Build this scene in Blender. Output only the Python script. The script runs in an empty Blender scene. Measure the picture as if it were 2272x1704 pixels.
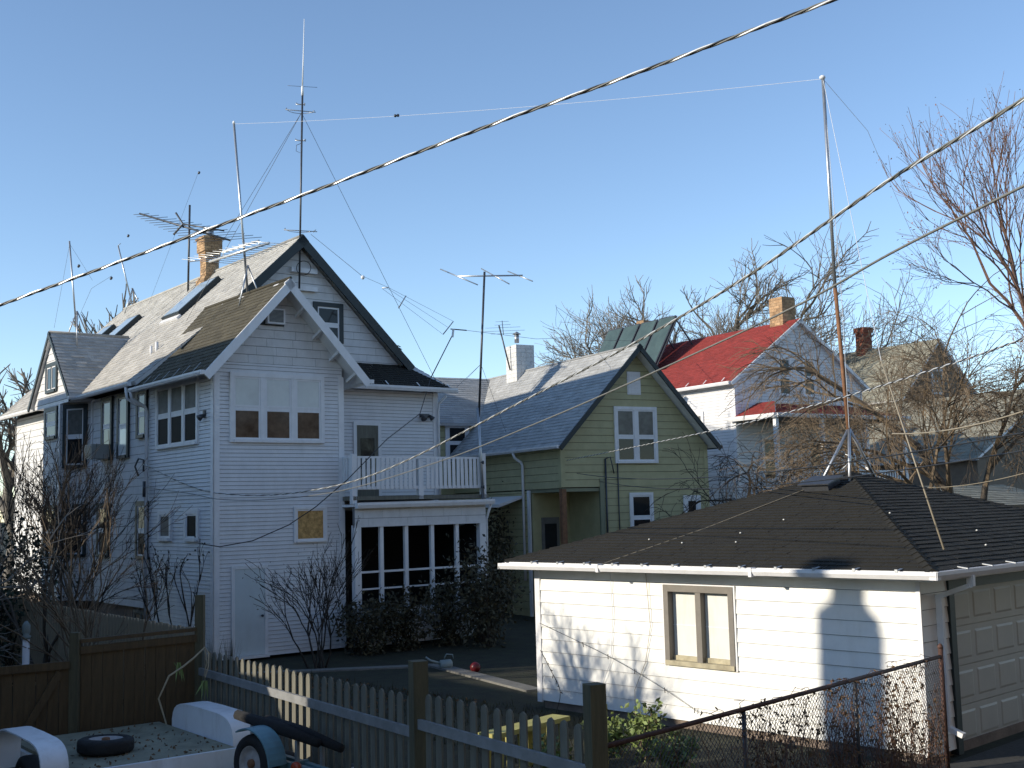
import bpy, bmesh, math, random
from mathutils import Vector, Matrix
random.seed(7)
S = bpy.context.scene
COL = S.collection
R = math.radians

# ------------------------------------------------------------------ camera
FPX, PW, PH = 2620.0, 2272.0, 1704.0
PITCH, ROLL, CAMH = R(5.95), R(1.45), 3.4
cp, sp, cr, sr = math.cos(PITCH), math.sin(PITCH), math.cos(ROLL), math.sin(ROLL)
W3 = Matrix(((cr, sr, 0), (-sr, cr, 0), (0, 0, 1))) @ Matrix(((1, 0, 0), (0, cp, sp), (0, -sp, cp))) @ Matrix(((1, 0, 0), (0, 0, -1), (0, 1, 0)))
CAM = Vector((0, 0, CAMH))
cam = bpy.data.objects.new('camera', bpy.data.cameras.new('camera'))
COL.objects.link(cam)
cam.data.sensor_width = 36
cam.data.lens = 36 * FPX / PW
cam.data.clip_end = 3000
m3 = Matrix((W3[0], -W3[1], -W3[2])).transposed()
cam.matrix_world = Matrix.Translation(CAM) @ m3.to_4x4()
S.camera = cam
S.render.resolution_x, S.render.resolution_y = 1024, 768

def at(px, py, Y):
    """the place that stands Y metres ahead of the camera along that sight line"""
    d = W3.transposed() @ Vector(((px - PW / 2) / FPX, (py - PH / 2) / FPX, 1.0))
    return CAM + d * (Y / d.y)

# ------------------------------------------------------------------ light
SUN_AZ, SUN_EL = R(-109), R(19)
w = bpy.data.worlds.new('World'); S.world = w; w.use_nodes = True
nt = w.node_tree
bg = nt.nodes['Background']
sky = nt.nodes.new('ShaderNodeTexSky')
sky.sky_type = 'NISHITA'; sky.sun_disc = False
sky.sun_elevation = SUN_EL; sky.sun_rotation = SUN_AZ
sky.air_density = 1.0; sky.dust_density = 0.0; sky.ozone_density = 2.0; sky.altitude = 1500
nt.links.new(sky.outputs[0], bg.inputs[0])
bg.inputs[1].default_value = 0.148
sl = bpy.data.lights.new('sun', 'SUN'); sl.energy = 3.6; sl.angle = R(0.53); sl.color = (1.0, 0.9, 0.74)
so = bpy.data.objects.new('sun', sl); COL.objects.link(so)
sv = Vector((math.sin(SUN_AZ) * math.cos(SUN_EL), math.cos(SUN_AZ) * math.cos(SUN_EL), math.sin(SUN_EL)))
so.rotation_euler = (sv).to_track_quat('Z', 'Y').to_euler()
so.location = sv * 60
S.view_settings.view_transform = 'Standard'
S.view_settings.look = 'None'
S.view_settings.exposure = 0.6
S.view_settings.gamma = 1.0

# ------------------------------------------------------------------ materials
MATS = {}
def pm(name, col, rough=0.7, var=0.12, scale=6.0, bump=0.0, bscale=60.0, metal=0.0, attr=0.0, spec=0.5, stretch=None, dirt=0.0, dirtcol=(0.1, 0.08, 0.06), col2=None):
    m = bpy.data.materials.new(name); m.use_nodes = True
    t = m.node_tree; N = t.nodes; L = t.links
    b = N['Principled BSDF']
    b.inputs['Roughness'].default_value = rough
    b.inputs['Metallic'].default_value = metal
    b.inputs['Specular IOR Level'].default_value = spec
    tc = N.new('ShaderNodeTexCoord'); mp = N.new('ShaderNodeMapping')
    L.new(tc.outputs['Object'], mp.inputs[0])
    if stretch: mp.inputs['Scale'].default_value = stretch
    no = N.new('ShaderNodeTexNoise'); no.inputs['Scale'].default_value = scale; no.inputs['Detail'].default_value = 5
    no.inputs['Roughness'].default_value = 0.65
    L.new(mp.outputs[0], no.inputs[0])
    rp = N.new('ShaderNodeValToRGB')
    c2 = col2 or col
    rp.color_ramp.elements[0].position = 0.3; rp.color_ramp.elements[1].position = 0.7
    rp.color_ramp.elements[0].color = (*[max(0, c * (1 - var)) for c in col], 1)
    rp.color_ramp.elements[1].color = (*[min(1, c * (1 + var)) for c in c2], 1)
    L.new(no.outputs[0], rp.inputs[0])
    out = rp.outputs[0]
    if attr:
        a = N.new('ShaderNodeVertexColor'); a.layer_name = 'tint'
        ma = N.new('ShaderNodeMapRange'); ma.inputs[1].default_value = 0; ma.inputs[2].default_value = 1
        ma.inputs[3].default_value = 1 - attr; ma.inputs[4].default_value = 1 + attr
        L.new(a.outputs[0], ma.inputs[0])
        mx = N.new('ShaderNodeMix'); mx.data_type = 'RGBA'; mx.blend_type = 'MULTIPLY'; mx.inputs[0].default_value = 1
        L.new(out, mx.inputs[6]); L.new(ma.outputs[0], mx.inputs[7]); out = mx.outputs[2]
    if dirt:
        n2 = N.new('ShaderNodeTexNoise'); n2.inputs['Scale'].default_value = 1.7; n2.inputs['Detail'].default_value = 7; n2.inputs['Roughness'].default_value = 0.7
        mp2 = N.new('ShaderNodeMapping'); mp2.inputs['Scale'].default_value = (2.2, 2.2, 0.5)
        L.new(tc.outputs['Object'], mp2.inputs[0]); L.new(mp2.outputs[0], n2.inputs[0])
        r2 = N.new('ShaderNodeValToRGB'); r2.color_ramp.elements[0].position = 0.5; r2.color_ramp.elements[1].position = 0.8
        r2.color_ramp.elements[0].color = (0, 0, 0, 1); r2.color_ramp.elements[1].color = (dirt, dirt, dirt, 1)
        L.new(n2.outputs[0], r2.inputs[0])
        mx = N.new('ShaderNodeMix'); mx.data_type = 'RGBA'
        L.new(r2.outputs[0], mx.inputs[0]); L.new(out, mx.inputs[6]); mx.inputs[7].default_value = (*dirtcol, 1); out = mx.outputs[2]
    L.new(out, b.inputs['Base Color'])
    if bump:
        n3 = N.new('ShaderNodeTexNoise'); n3.inputs['Scale'].default_value = bscale; n3.inputs['Detail'].default_value = 3
        L.new(mp.outputs[0], n3.inputs[0])
        bp = N.new('ShaderNodeBump'); bp.inputs['Strength'].default_value = bump; bp.inputs['Distance'].default_value = 0.02
        L.new(n3.outputs[0], bp.inputs['Height']); L.new(bp.outputs[0], b.inputs['Normal'])
    MATS[name] = m
    return m

pm('white_siding', (0.68, 0.68, 0.69), 0.55, 0.06, 3, 0.15, 40, dirt=0.25, dirtcol=(0.42, 0.41, 0.38))
pm('white_shingle', (0.65, 0.65, 0.65), 0.7, 0.08, 4, 0.3, 90, dirt=0.35, dirtcol=(0.40, 0.39, 0.36))
pm('siding_lap_shadow', (0.16, 0.16, 0.165), 0.8, 0.1, 3)
pm('green_lap_shadow', (0.06, 0.06, 0.035), 0.8, 0.1, 3)
pm('garage_siding', (0.80, 0.80, 0.77), 0.5, 0.04, 2, 0.15, 30, dirt=0.22, dirtcol=(0.5, 0.46, 0.36))
pm('white_trim', (0.74, 0.74, 0.75), 0.5, 0.05, 5, 0.1, 50, dirt=0.3, dirtcol=(0.4, 0.38, 0.33))
pm('dark_trim', (0.012, 0.022, 0.026), 0.5, 0.2, 8)
pm('main_shingle', (0.45, 0.435, 0.40), 0.9, 0.15, 2.5, 0.5, 160, attr=0.13, dirt=0.35, dirtcol=(0.22, 0.21, 0.2))
pm('brown_shingle', (0.075, 0.066, 0.043), 0.92, 0.2, 3, 0.5, 160, attr=0.2)
pm('black_shingle', (0.0145, 0.013, 0.0085), 0.93, 0.2, 3, 0.6, 150, attr=0.13, dirt=0.2, dirtcol=(0.035, 0.033, 0.024))
pm('green_roof_shingle', (0.38, 0.385, 0.38), 0.9, 0.13, 2.5, 0.5, 160, attr=0.12, dirt=0.3, dirtcol=(0.24, 0.24, 0.24))
pm('red_shingle', (0.25, 0.032, 0.025), 0.88, 0.15, 4, 0.4, 120, attr=0.15)
pm('grey_shingle', (0.25, 0.24, 0.19), 0.9, 0.2, 2, 0.4, 100, attr=0.18)
pm('green_siding', (0.41, 0.38, 0.21), 0.6, 0.1, 3, 0.2, 50, dirt=0.35, dirtcol=(0.30, 0.285, 0.16))
pm('green_trim', (0.22, 0.23, 0.15), 0.6, 0.1, 3)
pm('cream_siding', (0.72, 0.69, 0.58), 0.6, 0.05, 3)
pm('brick', (0.34, 0.20, 0.10), 0.9, 0.25, 5, 0.5, 60, attr=0.25, col2=(0.38, 0.25, 0.14))
pm('red_brick', (0.24, 0.075, 0.045), 0.9, 0.25, 5, 0.5, 60, attr=0.25)
pm('mortar', (0.26, 0.23, 0.19), 0.95, 0.2, 10)
pm('white_brick', (0.62, 0.62, 0.60), 0.85, 0.08, 6, 0.4, 50, dirt=0.4, dirtcol=(0.3, 0.29, 0.27))
pm('glass', (0.018, 0.02, 0.022), 0.05, 0.3, 1.2, 0.02, 3, spec=0.3)
pm('curtain_shade', (0.15, 0.155, 0.15), 0.5, 0.3, 3, spec=0.08)
pm('glass_dark', (0.012, 0.013, 0.015), 0.55, 0.3, 1.2, spec=0.05)
pm('glass_brown', (0.075, 0.055, 0.045), 0.08, 0.5, 2.5, 0.02, 3, spec=0.6, col2=(0.10, 0.075, 0.055))
pm('blind', (0.66, 0.70, 0.68), 0.15, 0.10, 1.5, 0.02, 4, spec=0.6)
pm('white_glass', (0.72, 0.72, 0.68), 0.25, 0.04, 2, dirt=0.5, dirtcol=(0.5, 0.45, 0.35))
pm('curtain_dark', (0.13, 0.13, 0.12), 0.25, 0.4, 3, spec=0.25)
pm('porch_shade_black', (0.006, 0.006, 0.006), 0.9, 0.3, 2)
pm('galvanised', (0.42, 0.44, 0.46), 0.38, 0.12, 12, metal=0.75)
pm('dark_metal', (0.07, 0.075, 0.085), 0.45, 0.2, 10, metal=0.5)
pm('dark_rust', (0.075, 0.036, 0.026), 0.75, 0.35, 9, 0.3, 60)
pm('rusty_metal', (0.20, 0.095, 0.045), 0.75, 0.35, 9, 0.3, 60)
pm('bright_alu', (0.82, 0.82, 0.80), 0.32, 0.06, 12, metal=0.4)
pm('white_plastic', (0.78, 0.79, 0.80), 0.4, 0.05, 8)
pm('black_rubber', (0.012, 0.012, 0.013), 0.75, 0.25, 15, 0.3, 60)
pm('cable_black', (0.022, 0.023, 0.024), 0.45, 0.2, 20)
pm('cable_grey', (0.17, 0.17, 0.155), 0.5, 0.2, 20)
pm('cable_alu', (0.82, 0.82, 0.80), 0.35, 0.1, 20, metal=0.4)
pm('cable_tan', (0.30, 0.26, 0.19), 0.6, 0.1, 20)
pm('rope_white', (0.60, 0.62, 0.66), 0.8, 0.1, 20)
pm('cedar', (0.085, 0.055, 0.024), 0.8, 0.3, 3, 0.35, 20, stretch=(6, 6, 0.6), dirt=0.3, dirtcol=(0.03, 0.025, 0.015))
pm('old_cedar', (0.34, 0.27, 0.18), 0.85, 0.25, 3, 0.35, 20, stretch=(6, 6, 0.6), dirt=0.4, dirtcol=(0.13, 0.11, 0.08))
pm('grey_wood', (0.15, 0.145, 0.115), 0.85, 0.25, 3, 0.4, 20, stretch=(6, 6, 0.6), dirt=0.45, dirtcol=(0.07, 0.068, 0.05))
pm('fence_rail', (0.22, 0.225, 0.225), 0.85, 0.2, 4, 0.3, 25, dirt=0.3, dirtcol=(0.16, 0.15, 0.13))
pm('treated_post', (0.095, 0.084, 0.048), 0.85, 0.3, 3, 0.4, 20, stretch=(6, 6, 0.6))
pm('osb', (0.42, 0.24, 0.075), 0.8, 0.35, 14, 0.2, 40, col2=(0.50, 0.30, 0.11))
pm('plywood', (0.24, 0.235, 0.17), 0.8, 0.25, 3, 0.2, 30, dirt=0.7, dirtcol=(0.10, 0.095, 0.065))
pm('door_paint', (0.56, 0.62, 0.64), 0.45, 0.05, 2, dirt=0.25, dirtcol=(0.38, 0.41, 0.41))
pm('overhead_door', (0.40, 0.39, 0.35), 0.5, 0.06, 2, dirt=0.3, dirtcol=(0.36, 0.34, 0.29))
pm('concrete', (0.17, 0.165, 0.15), 0.9, 0.2, 4, 0.4, 60, dirt=0.4, dirtcol=(0.09, 0.085, 0.07))
pm('foundation', (0.19, 0.15, 0.12), 0.95, 0.25, 4, 0.5, 40)
pm('asphalt', (0.05, 0.05, 0.048), 0.9, 0.35, 12, 0.6, 120, dirt=0.5, dirtcol=(0.08, 0.075, 0.06))
pm('soil', (0.018, 0.016, 0.009), 0.95, 0.45, 2.5, 0.8, 25, col2=(0.02, 0.024, 0.01))
pm('grass', (0.022, 0.032, 0.010), 0.85, 0.4, 3, attr=0.3, col2=(0.04, 0.038, 0.016))
pm('bark', (0.085, 0.07, 0.055), 0.9, 0.3, 6, 0.6, 30)
pm('bark_grey', (0.15, 0.135, 0.115), 0.9, 0.3, 6, 0.6, 30)
pm('twig_tan', (0.15, 0.11, 0.07), 0.85, 0.3, 3)
pm('twig_red', (0.15, 0.085, 0.06), 0.85, 0.3, 3)
pm('twig_grey', (0.17, 0.15, 0.125), 0.85, 0.25, 3)
pm('twig_dark', (0.035, 0.028, 0.022), 0.9, 0.3, 3)
pm('bud_red', (0.22, 0.10, 0.07), 0.8, 0.3, 3, attr=0.3)
pm('leaf_dark', (0.035, 0.040, 0.020), 0.7, 0.4, 3, attr=0.4, col2=(0.06, 0.05, 0.025))
pm('leaf_green', (0.15, 0.20, 0.055), 0.6, 0.3, 3, attr=0.35)
pm('leaf_dead', (0.14, 0.085, 0.045), 0.85, 0.35, 3, attr=0.4)
pm('needle', (0.025, 0.045, 0.028), 0.8, 0.3, 4, attr=0.3)
pm('stalk', (0.42, 0.35, 0.24), 0.8, 0.2, 8)
pm('trailer_white', (0.80, 0.82, 0.85), 0.4, 0.05, 3, dirt=0.5, dirtcol=(0.40, 0.36, 0.34))
pm('trailer_blue', (0.13, 0.26, 0.31), 0.45, 0.15, 6, dirt=0.5, dirtcol=(0.12, 0.10, 0.08))
pm('rim_paint', (0.36, 0.34, 0.33), 0.5, 0.2, 10, dirt=0.5, dirtcol=(0.14, 0.09, 0.06))
pm('carpet_black', (0.014, 0.014, 0.015), 0.95, 0.3, 20)
pm('red_plastic', (0.13, 0.006, 0.008), 0.4, 0.1, 4)
pm('orange_lens', (0.42, 0.06, 0.02), 0.3, 0.1, 4)
pm('pale_plastic', (0.22, 0.27, 0.27), 0.5, 0.1, 4)
pm('yellow_paint', (0.40, 0.37, 0.11), 0.6, 0.15, 5, dirt=0.35, dirtcol=(0.25, 0.22, 0.09))
pm('solar_glass', (0.055, 0.085, 0.078), 0.35, 0.2, 1.5, spec=0.5, dirt=0.4, dirtcol=(0.10, 0.13, 0.12))
pm('skylight_glass', (0.35, 0.42, 0.46), 0.12, 0.1, 2, spec=0.8)
pm('white_stone', (0.7, 0.7, 0.66), 0.8, 0.1, 4)
pm('ac_metal', (0.33, 0.34, 0.32), 0.6, 0.1, 8, dirt=0.4, dirtcol=(0.2, 0.19, 0.16))
pm('brown_siding', (0.16, 0.12, 0.085), 0.7, 0.15, 4)
pm('grey_window_frame', (0.17, 0.155, 0.135), 0.6, 0.12, 6, dirt=0.4, dirtcol=(0.09, 0.08, 0.06))
pm('sill_wood', (0.40, 0.36, 0.25), 0.85, 0.25, 6, dirt=0.5, dirtcol=(0.2, 0.15, 0.1))

# ------------------------------------------------------------------ mesh helpers
def vv(*a): return Vector(a)
class MB:
    def __init__(s): s.v = []; s.f = []; s.c = []; s.smooth = set()
    def add(s, verts, faces, tint=None, smooth=False):
        o = len(s.v); s.v.extend([tuple(p) for p in verts])
        for f in faces:
            if smooth: s.smooth.add(len(s.f))
            s.f.append(tuple(i + o for i in f)); s.c.append(0.5 if tint is None else tint)
        return s
    def box(s, x0, x1, y0, y1, z0, z1, tint=None):
        v = [(x0, y0, z0), (x1, y0, z0), (x1, y1, z0), (x0, y1, z0), (x0, y0, z1), (x1, y0, z1), (x1, y1, z1), (x0, y1, z1)]
        return s.add(v, [(0, 3, 2, 1), (4, 5, 6, 7), (0, 1, 5, 4), (1, 2, 6, 5), (2, 3, 7, 6), (3, 0, 4, 7)], tint)
    def obox(s, O, a, b, c, ra, rb, rc, tint=None):
        O = Vector(O); v = []
        for z in rc:
            for x, y in ((ra[0], rb[0]), (ra[1], rb[0]), (ra[1], rb[1]), (ra[0], rb[1])):
                v.append(O + a * x + b * y + c * z)
        return s.add(v, [(0, 3, 2, 1), (4, 5, 6, 7), (0, 1, 5, 4), (1, 2, 6, 5), (2, 3, 7, 6), (3, 0, 4, 7)], tint)
    def beam(s, p, q, wd, ht, up=None, tint=None):
        p, q = Vector(p), Vector(q); d = (q - p); L = d.length; d = d / L
        up = Vector(up) if up else (Vector((0, 0, 1)) if abs(d.z) < 0.95 else Vector((1, 0, 0)))
        a = d.cross(up).normalized(); b = a.cross(d).normalized()
        return s.obox(p, a, b, d, (-wd / 2, wd / 2), (-ht / 2, ht / 2), (0, L), tint)
    def tube(s, pts, r, n=6, cap=True, tint=None):
        pts = [Vector(p) for p in pts]; k = len(pts)
        rr = r if isinstance(r, (list, tuple)) else [r] * k
        o = []; prev = None
        for i, p in enumerate(pts):
            d = (pts[min(i + 1, k - 1)] - pts[max(i - 1, 0)])
            d = d.normalized() if d.length > 1e-9 else Vector((0, 0, 1))
            if prev is None:
                a = d.cross(Vector((0, 0, 1)))
                if a.length < 0.05: a = d.cross(Vector((1, 0, 0)))
                a.normalize()
            else:
                a = prev - d * prev.dot(d)
                if a.length < 1e-6: a = d.orthogonal()
                a.normalize()
            prev = a; b = d.cross(a)
            o.append([p + (a * math.cos(t) + b * math.sin(t)) * rr[i] for t in [2 * math.pi * j / n for j in range(n)]])
        verts = [x for ring in o for x in ring]; faces = []
        for i in range(k - 1):
            for j in range(n):
                j2 = (j + 1) % n
                faces.append((i * n + j, i * n + j2, (i + 1) * n + j2, (i + 1) * n + j))
        if cap: faces += [tuple(range(n))[::-1], tuple((k - 1) * n + j for j in range(n))]
        return s.add(verts, faces, tint, smooth=n > 4)
    def prism(s, poly, a, b, c, O, c0, c1, tint=None):
        """poly: 2-D outline in (a,b) from O, swept from c0 to c1 along c"""
        O = Vector(O); n = len(poly)
        v = [O + a * x + b * y + c * c0 for x, y in poly] + [O + a * x + b * y + c * c1 for x, y in poly]
        f = [tuple(range(n))[::-1], tuple(range(n, 2 * n))] + [(i, (i + 1) % n, n + (i + 1) % n, n + i) for i in range(n)]
        return s.add(v, f, tint)
    def lathe(s, O, axis, prof, n=20, tint=None):
        O, ax = Vector(O), Vector(axis).normalized(); a = ax.orthogonal().normalized(); b = ax.cross(a)
        v = []; k = len(prof)
        for h, r in prof:
            for j in range(n):
                t = 2 * math.pi * j / n; v.append(O + ax * h + (a * math.cos(t) + b * math.sin(t)) * r)
        f = [(i * n + j, i * n + (j + 1) % n, (i + 1) * n + (j + 1) % n, (i + 1) * n + j) for i in range(k - 1) for j in range(n)]
        f += [tuple(range(n))[::-1], tuple((k - 1) * n + j for j in range(n))]
        return s.add(v, f, tint, smooth=True)
    def build(s, name, mat, parent=None, kind=None, recalc=True, tint=False):
        me = bpy.data.meshes.new(name); me.from_pydata(s.v, [], s.f)
        me.materials.append(MATS[mat] if isinstance(mat, str) else mat)
        if tint:
            ca = me.color_attributes.new('tint', 'FLOAT_COLOR', 'CORNER')
            buf = []
            for f, c in zip(s.f, s.c): buf.extend([c, c, c, 1.0] * len(f))
            ca.data.foreach_set('color', buf)
        if s.smooth:
            me.polygons.foreach_set('use_smooth', [i in s.smooth for i in range(len(s.f))])
        me.update()
        if recalc:
            bm = bmesh.new(); bm.from_mesh(me); bmesh.ops.recalc_face_normals(bm, faces=bm.faces); bm.to_mesh(me); bm.free()
        o = bpy.data.objects.new(name, me); COL.objects.link(o)
        if parent: o.parent = parent
        if kind: o['kind'] = kind
        return o

def thing(name, label, cat, loc=(0, 0, 0), yaw=0.0, group=None):
    o = bpy.data.objects.new(name, None); COL.objects.link(o)
    o.location = loc; o.rotation_euler = (0, 0, R(yaw)); o['label'] = label; o['category'] = cat
    o.empty_display_size = 0.2
    if group: o['group'] = group
    return o
def tag(o, label, cat, group=None):
    o['label'] = label; o['category'] = cat
    if group: o['group'] = group
    return o
def copy_part(o, parent, loc=None, rot=None):
    c = o.copy(); COL.objects.link(c); c.parent = parent
    if loc is not None: c.location = loc
    if rot is not None: c.rotation_euler = rot
    return c
class Frame:
    def __init__(s, o, yaw):
        s.o = Vector(o); s.yaw = yaw; y = R(yaw)
        s.u = Vector((math.cos(y), math.sin(y), 0)); s.v = Vector((-math.sin(y), math.cos(y), 0))
    def w(s, u, v, z): return s.o + s.u * u + s.v * v + Vector((0, 0, z))
    def l(s, P): d = Vector(P) - s.o; return Vector((d.dot(s.u), d.dot(s.v), d.z))
X, Y, Z = Vector((1, 0, 0)), Vector((0, 1, 0)), Vector((0, 0, 1))

def clip(poly, nx, ny, d):
    """keep the side nx*x+ny*y<=d of a convex outline"""
    out = []; n = len(poly)
    for i in range(n):
        p, q = poly[i], poly[(i + 1) % n]
        a, b = nx * p[0] + ny * p[1] - d, nx * q[0] + ny * q[1] - d
        if a <= 1e-9: out.append(p)
        if (a < -1e-9 and b > 1e-9) or (a > 1e-9 and b < -1e-9):
            t = a / (a - b); out.append((p[0] + (q[0] - p[0]) * t, p[1] + (q[1] - p[1]) * t))
    return out
def cliprect(poly, x0, x1, y0, y1):
    for a in ((-1, 0, -x0), (1, 0, x1), (0, -1, -y0), (0, 1, y1)):
        poly = clip(poly, *a)
        if len(poly) < 3: return []
    return poly
def board(mb, poly, O, s, n, z0, z1, t0=0.004, t1=0.02):
    k = len(poly)
    def off(z): return t1 + (t0 - t1) * (z - z0) / (z1 - z0)
    fr = [Vector(O) + s * x + Z * y + n * off(y) for x, y in poly]
    bk = [Vector(O) + s * x + Z * y for x, y in poly]
    mb.add(fr + bk, [tuple(range(k))] + [(i, k + i, k + (i + 1) % k, (i + 1) % k) for i in range(k)])
def area(p): return abs(sum(p[i][0] * p[(i + 1) % len(p)][1] - p[(i + 1) % len(p)][0] * p[i][1] for i in range(len(p)))) / 2
def wall(par, poly, O, s, n, pitch, mat, single=True, hole=None, name='wall', thick=0.1, seg=None, t1=0.02, jitter=0.0, gapz=None):
    """backing slab of a wall with its lap siding; O origin, s along, n outward, poly convex in (along, height)"""
    mb = MB()
    if hole:
        x0, x1, z0, z1 = hole
        zs = [p[1] for p in poly]; xs = [p[0] for p in poly]
        for r in ((min(xs), x0, min(zs), max(zs)), (x1, max(xs), min(zs), max(zs)), (x0, x1, min(zs), z0), (x0, x1, z1, max(zs))):
            q = cliprect(poly, *r)
            if len(q) > 2: mb.prism(q, s, Z, n, O, -thick, 0)
    else: mb.prism(poly, s, Z, n, O, -thick, 0)
    wl = mb.build(name, 'green_lap_shadow' if mat == 'green_siding' else ('brown_siding' if mat == 'brown_siding' else 'siding_lap_shadow'), par)  # dark backing in the slits stands in for the lap shadow lines
    gz = gapz if gapz is not None else (0.011 if pitch > 0.15 else 0.008)
    zs = [p[1] for p in poly]; xs = [p[0] for p in poly]
    z = min(zs); j = MB()
    while z < max(zs) - 0.01:
        z1_ = min(z + pitch, max(zs))
        cuts = [min(xs)]
        if seg:
            x = min(xs) + random.uniform(0.3, 1) * seg
            while x < max(xs) - 0.3: cuts.append(x); x += seg * random.uniform(0.8, 1.2)
        cuts.append(max(xs))
        for a, b in zip(cuts[:-1], cuts[1:]):
            gap = 0.003 if seg else 0
            rects = [(a + gap, b - gap, z, z1_ - gz)]
            if hole:
                x0, x1, h0, h1 = hole; rr = []
                for (p, q, e, g) in rects:
                    if q <= x0 or p >= x1 or g <= h0 or e >= h1: rr.append((p, q, e, g)); continue
                    if p < x0: rr.append((p, x0, e, g))
                    if q > x1: rr.append((x1, q, e, g))
                    if e < h0: rr.append((max(p, x0), min(q, x1), e, h0))
                    if g > h1: rr.append((max(p, x0), min(q, x1), h1, g))
                rects = rr
            for r in rects:
                q = cliprect(poly, *r)
                if len(q) < 3 or area(q) < 0.002: continue
                if single:
                    m = MB(); board(m, q, O, s, n, z, z + pitch, t1=t1 + random.uniform(-1, 1) * jitter); m.build('siding_board', mat, wl)
                else: board(j, q, O, s, n, z, z + pitch, t1=t1)
        z += pitch
    if not single: j.build('siding', mat, wl, kind='stuff')
    return wl

def roof(par, pts, mat, course=0.15, tab=0.32, thick=0.1, name='roof', under='white_trim', h=0.012):
    """one roof slope: slab plus shingle tabs; pts convex, pts[0]->pts[1] is the eave"""
    P = [Vector(p) for p in pts]
    a = (P[1] - P[0]).normalized(); nn = a.cross(P[2] - P[0]).normalized()
    if nn.z < 0: nn = -nn
    b = nn.cross(a).normalized()
    if b.z < 0: b = -b
    poly = [((p - P[0]).dot(a), (p - P[0]).dot(b)) for p in P]
    mb = MB(); mb.prism(poly, a, b, nn, P[0], -thick, -0.003)
    sl_ = mb.build(name, under, par)
    xs = [p[0] for p in poly]; ys = [p[1] for p in poly]
    t = MB(); y = min(ys); k = 0
    while y < max(ys):
        x = min(xs) - random.random() * tab
        while x < max(xs):
            wd = tab * random.uniform(0.75, 1.25)
            q = cliprect(poly, x + 0.004, x + wd, y, min(y + course * 1.04, max(ys)))
            if len(q) > 2:
                hb = h * random.uniform(0.7, 1.5); c = random.random()
                up = [P[0] + a * p + b * r + nn * (0.002 + hb * (1 - (r - y) / (course * 1.04))) for p, r in q]
                t.add(up, [tuple(range(len(up)))], c)
                lo = [p for p in q if p[1] < y + 0.002]
                if len(lo) >= 2:
                    l0, l1 = min(lo), max(lo)
                    t.add([P[0] + a * l0[0] + b * y + nn * (0.002 + hb), P[0] + a * l1[0] + b * y + nn * (0.002 + hb), P[0] + a * l1[0] + b * y, P[0] + a * l0[0] + b * y], [(0, 1, 2, 3)], c * 0.6)
            x += wd
        y += course; k += 1
    t.build('shingles', mat, sl_, kind='stuff', recalc=False, tint=True)
    return sl_

def window(par, O, s, n, w_, h_, units=1, case='white_trim', sash='white_trim', upper='glass', lower='glass', cw=0.09, dep=0.06, mull=0.07, split=0.5, sill=True, name='window', single=False):
    mb = MB()
    mb.obox(O, s, Z, n, (0, cw), (0, h_), (0, dep)); mb.obox(O, s, Z, n, (w_ - cw, w_), (0, h_), (0, dep))
    mb.obox(O, s, Z, n, (cw, w_ - cw), (h_ - cw, h_), (0, dep)); mb.obox(O, s, Z, n, (cw, w_ - cw), (0, cw * 0.7), (0, dep + (0.03 if sill else 0)))
    uw = (w_ - 2 * cw - mull * (units - 1)) / units
    for i in range(1, units):
        x = cw + i * uw + (i - 1) * mull; mb.obox(O, s, Z, n, (x, x + mull), (cw * 0.7, h_ - cw), (0, dep * 0.9))
    wn = mb.build(name, case, par)
    z0, z1 = cw * 0.7, h_ - cw
    for i in range(units):
        x = cw + i * (uw + mull); zm = z0 + (z1 - z0) * split; f = min(0.045, uw * 0.1)
        up = upper[i] if isinstance(upper, (list, tuple)) else upper
        lo = lower[i] if isinstance(lower, (list, tuple)) else lower
        m = MB()
        rows = [(z0, z1)] if single else [(z0, zm - f / 2), (zm + f / 2, z1)]
        for (e, g) in rows:
            m.obox(O, s, Z, n, (x, x + f), (e, g), (0, dep * 0.7)); m.obox(O, s, Z, n, (x + uw - f, x + uw), (e, g), (0, dep * 0.7))
            m.obox(O, s, Z, n, (x + f, x + uw - f), (e, e + f), (0, dep * 0.7)); m.obox(O, s, Z, n, (x + f, x + uw - f), (g - f, g), (0, dep * 0.7))
        if not single: m.obox(O, s, Z, n, (x, x + uw), (zm - f / 2, zm + f / 2), (0, dep * 0.6))
        m.build('sash', sash, wn)
        for r, (e, g) in enumerate(rows):
            p = MB(); p.obox(O, s, Z, n, (x + f, x + uw - f), (e + f, g - f), (0.0, 0.032))
            p.build('pane', (lo if r == 0 and not single else up), wn)
    return wn

def gutter(par, p, q, w_=0.11, h_=0.1, mat='white_trim', hangers=0, name='gutter'):
    p, q = Vector(p), Vector(q); d = (q - p).normalized(); sd = d.cross(Z).normalized()
    prof = [(-w_ / 2, 0), (-w_ / 2 + 0.015, -h_), (w_ / 2 - 0.03, -h_), (w_ / 2, -h_ * 0.45), (w_ / 2, 0), (w_ / 2 - 0.012, 0), (w_ / 2 - 0.012, -h_ * 0.4), (w_ / 2 - 0.035, -h_ + 0.012), (-w_ / 2 + 0.02, -h_ + 0.012), (-w_ / 2 + 0.012, 0)]
    L = (q - p).length; mb = MB(); k = len(prof)
    v = [p + sd * a + Z * b for a, b in prof] + [q + sd * a + Z * b for a, b in prof]
    f = [(i, (i + 1) % k, k + (i + 1) % k, k + i) for i in range(k)]
    mb.add(v, f)
    for e in (p, q): mb.obox(e, sd, Z, d, (-w_ / 2, w_ / 2), (-h_, 0), (-0.004, 0.004))
    g = mb.build(name, mat, par)
    return g, d, sd, L

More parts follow.
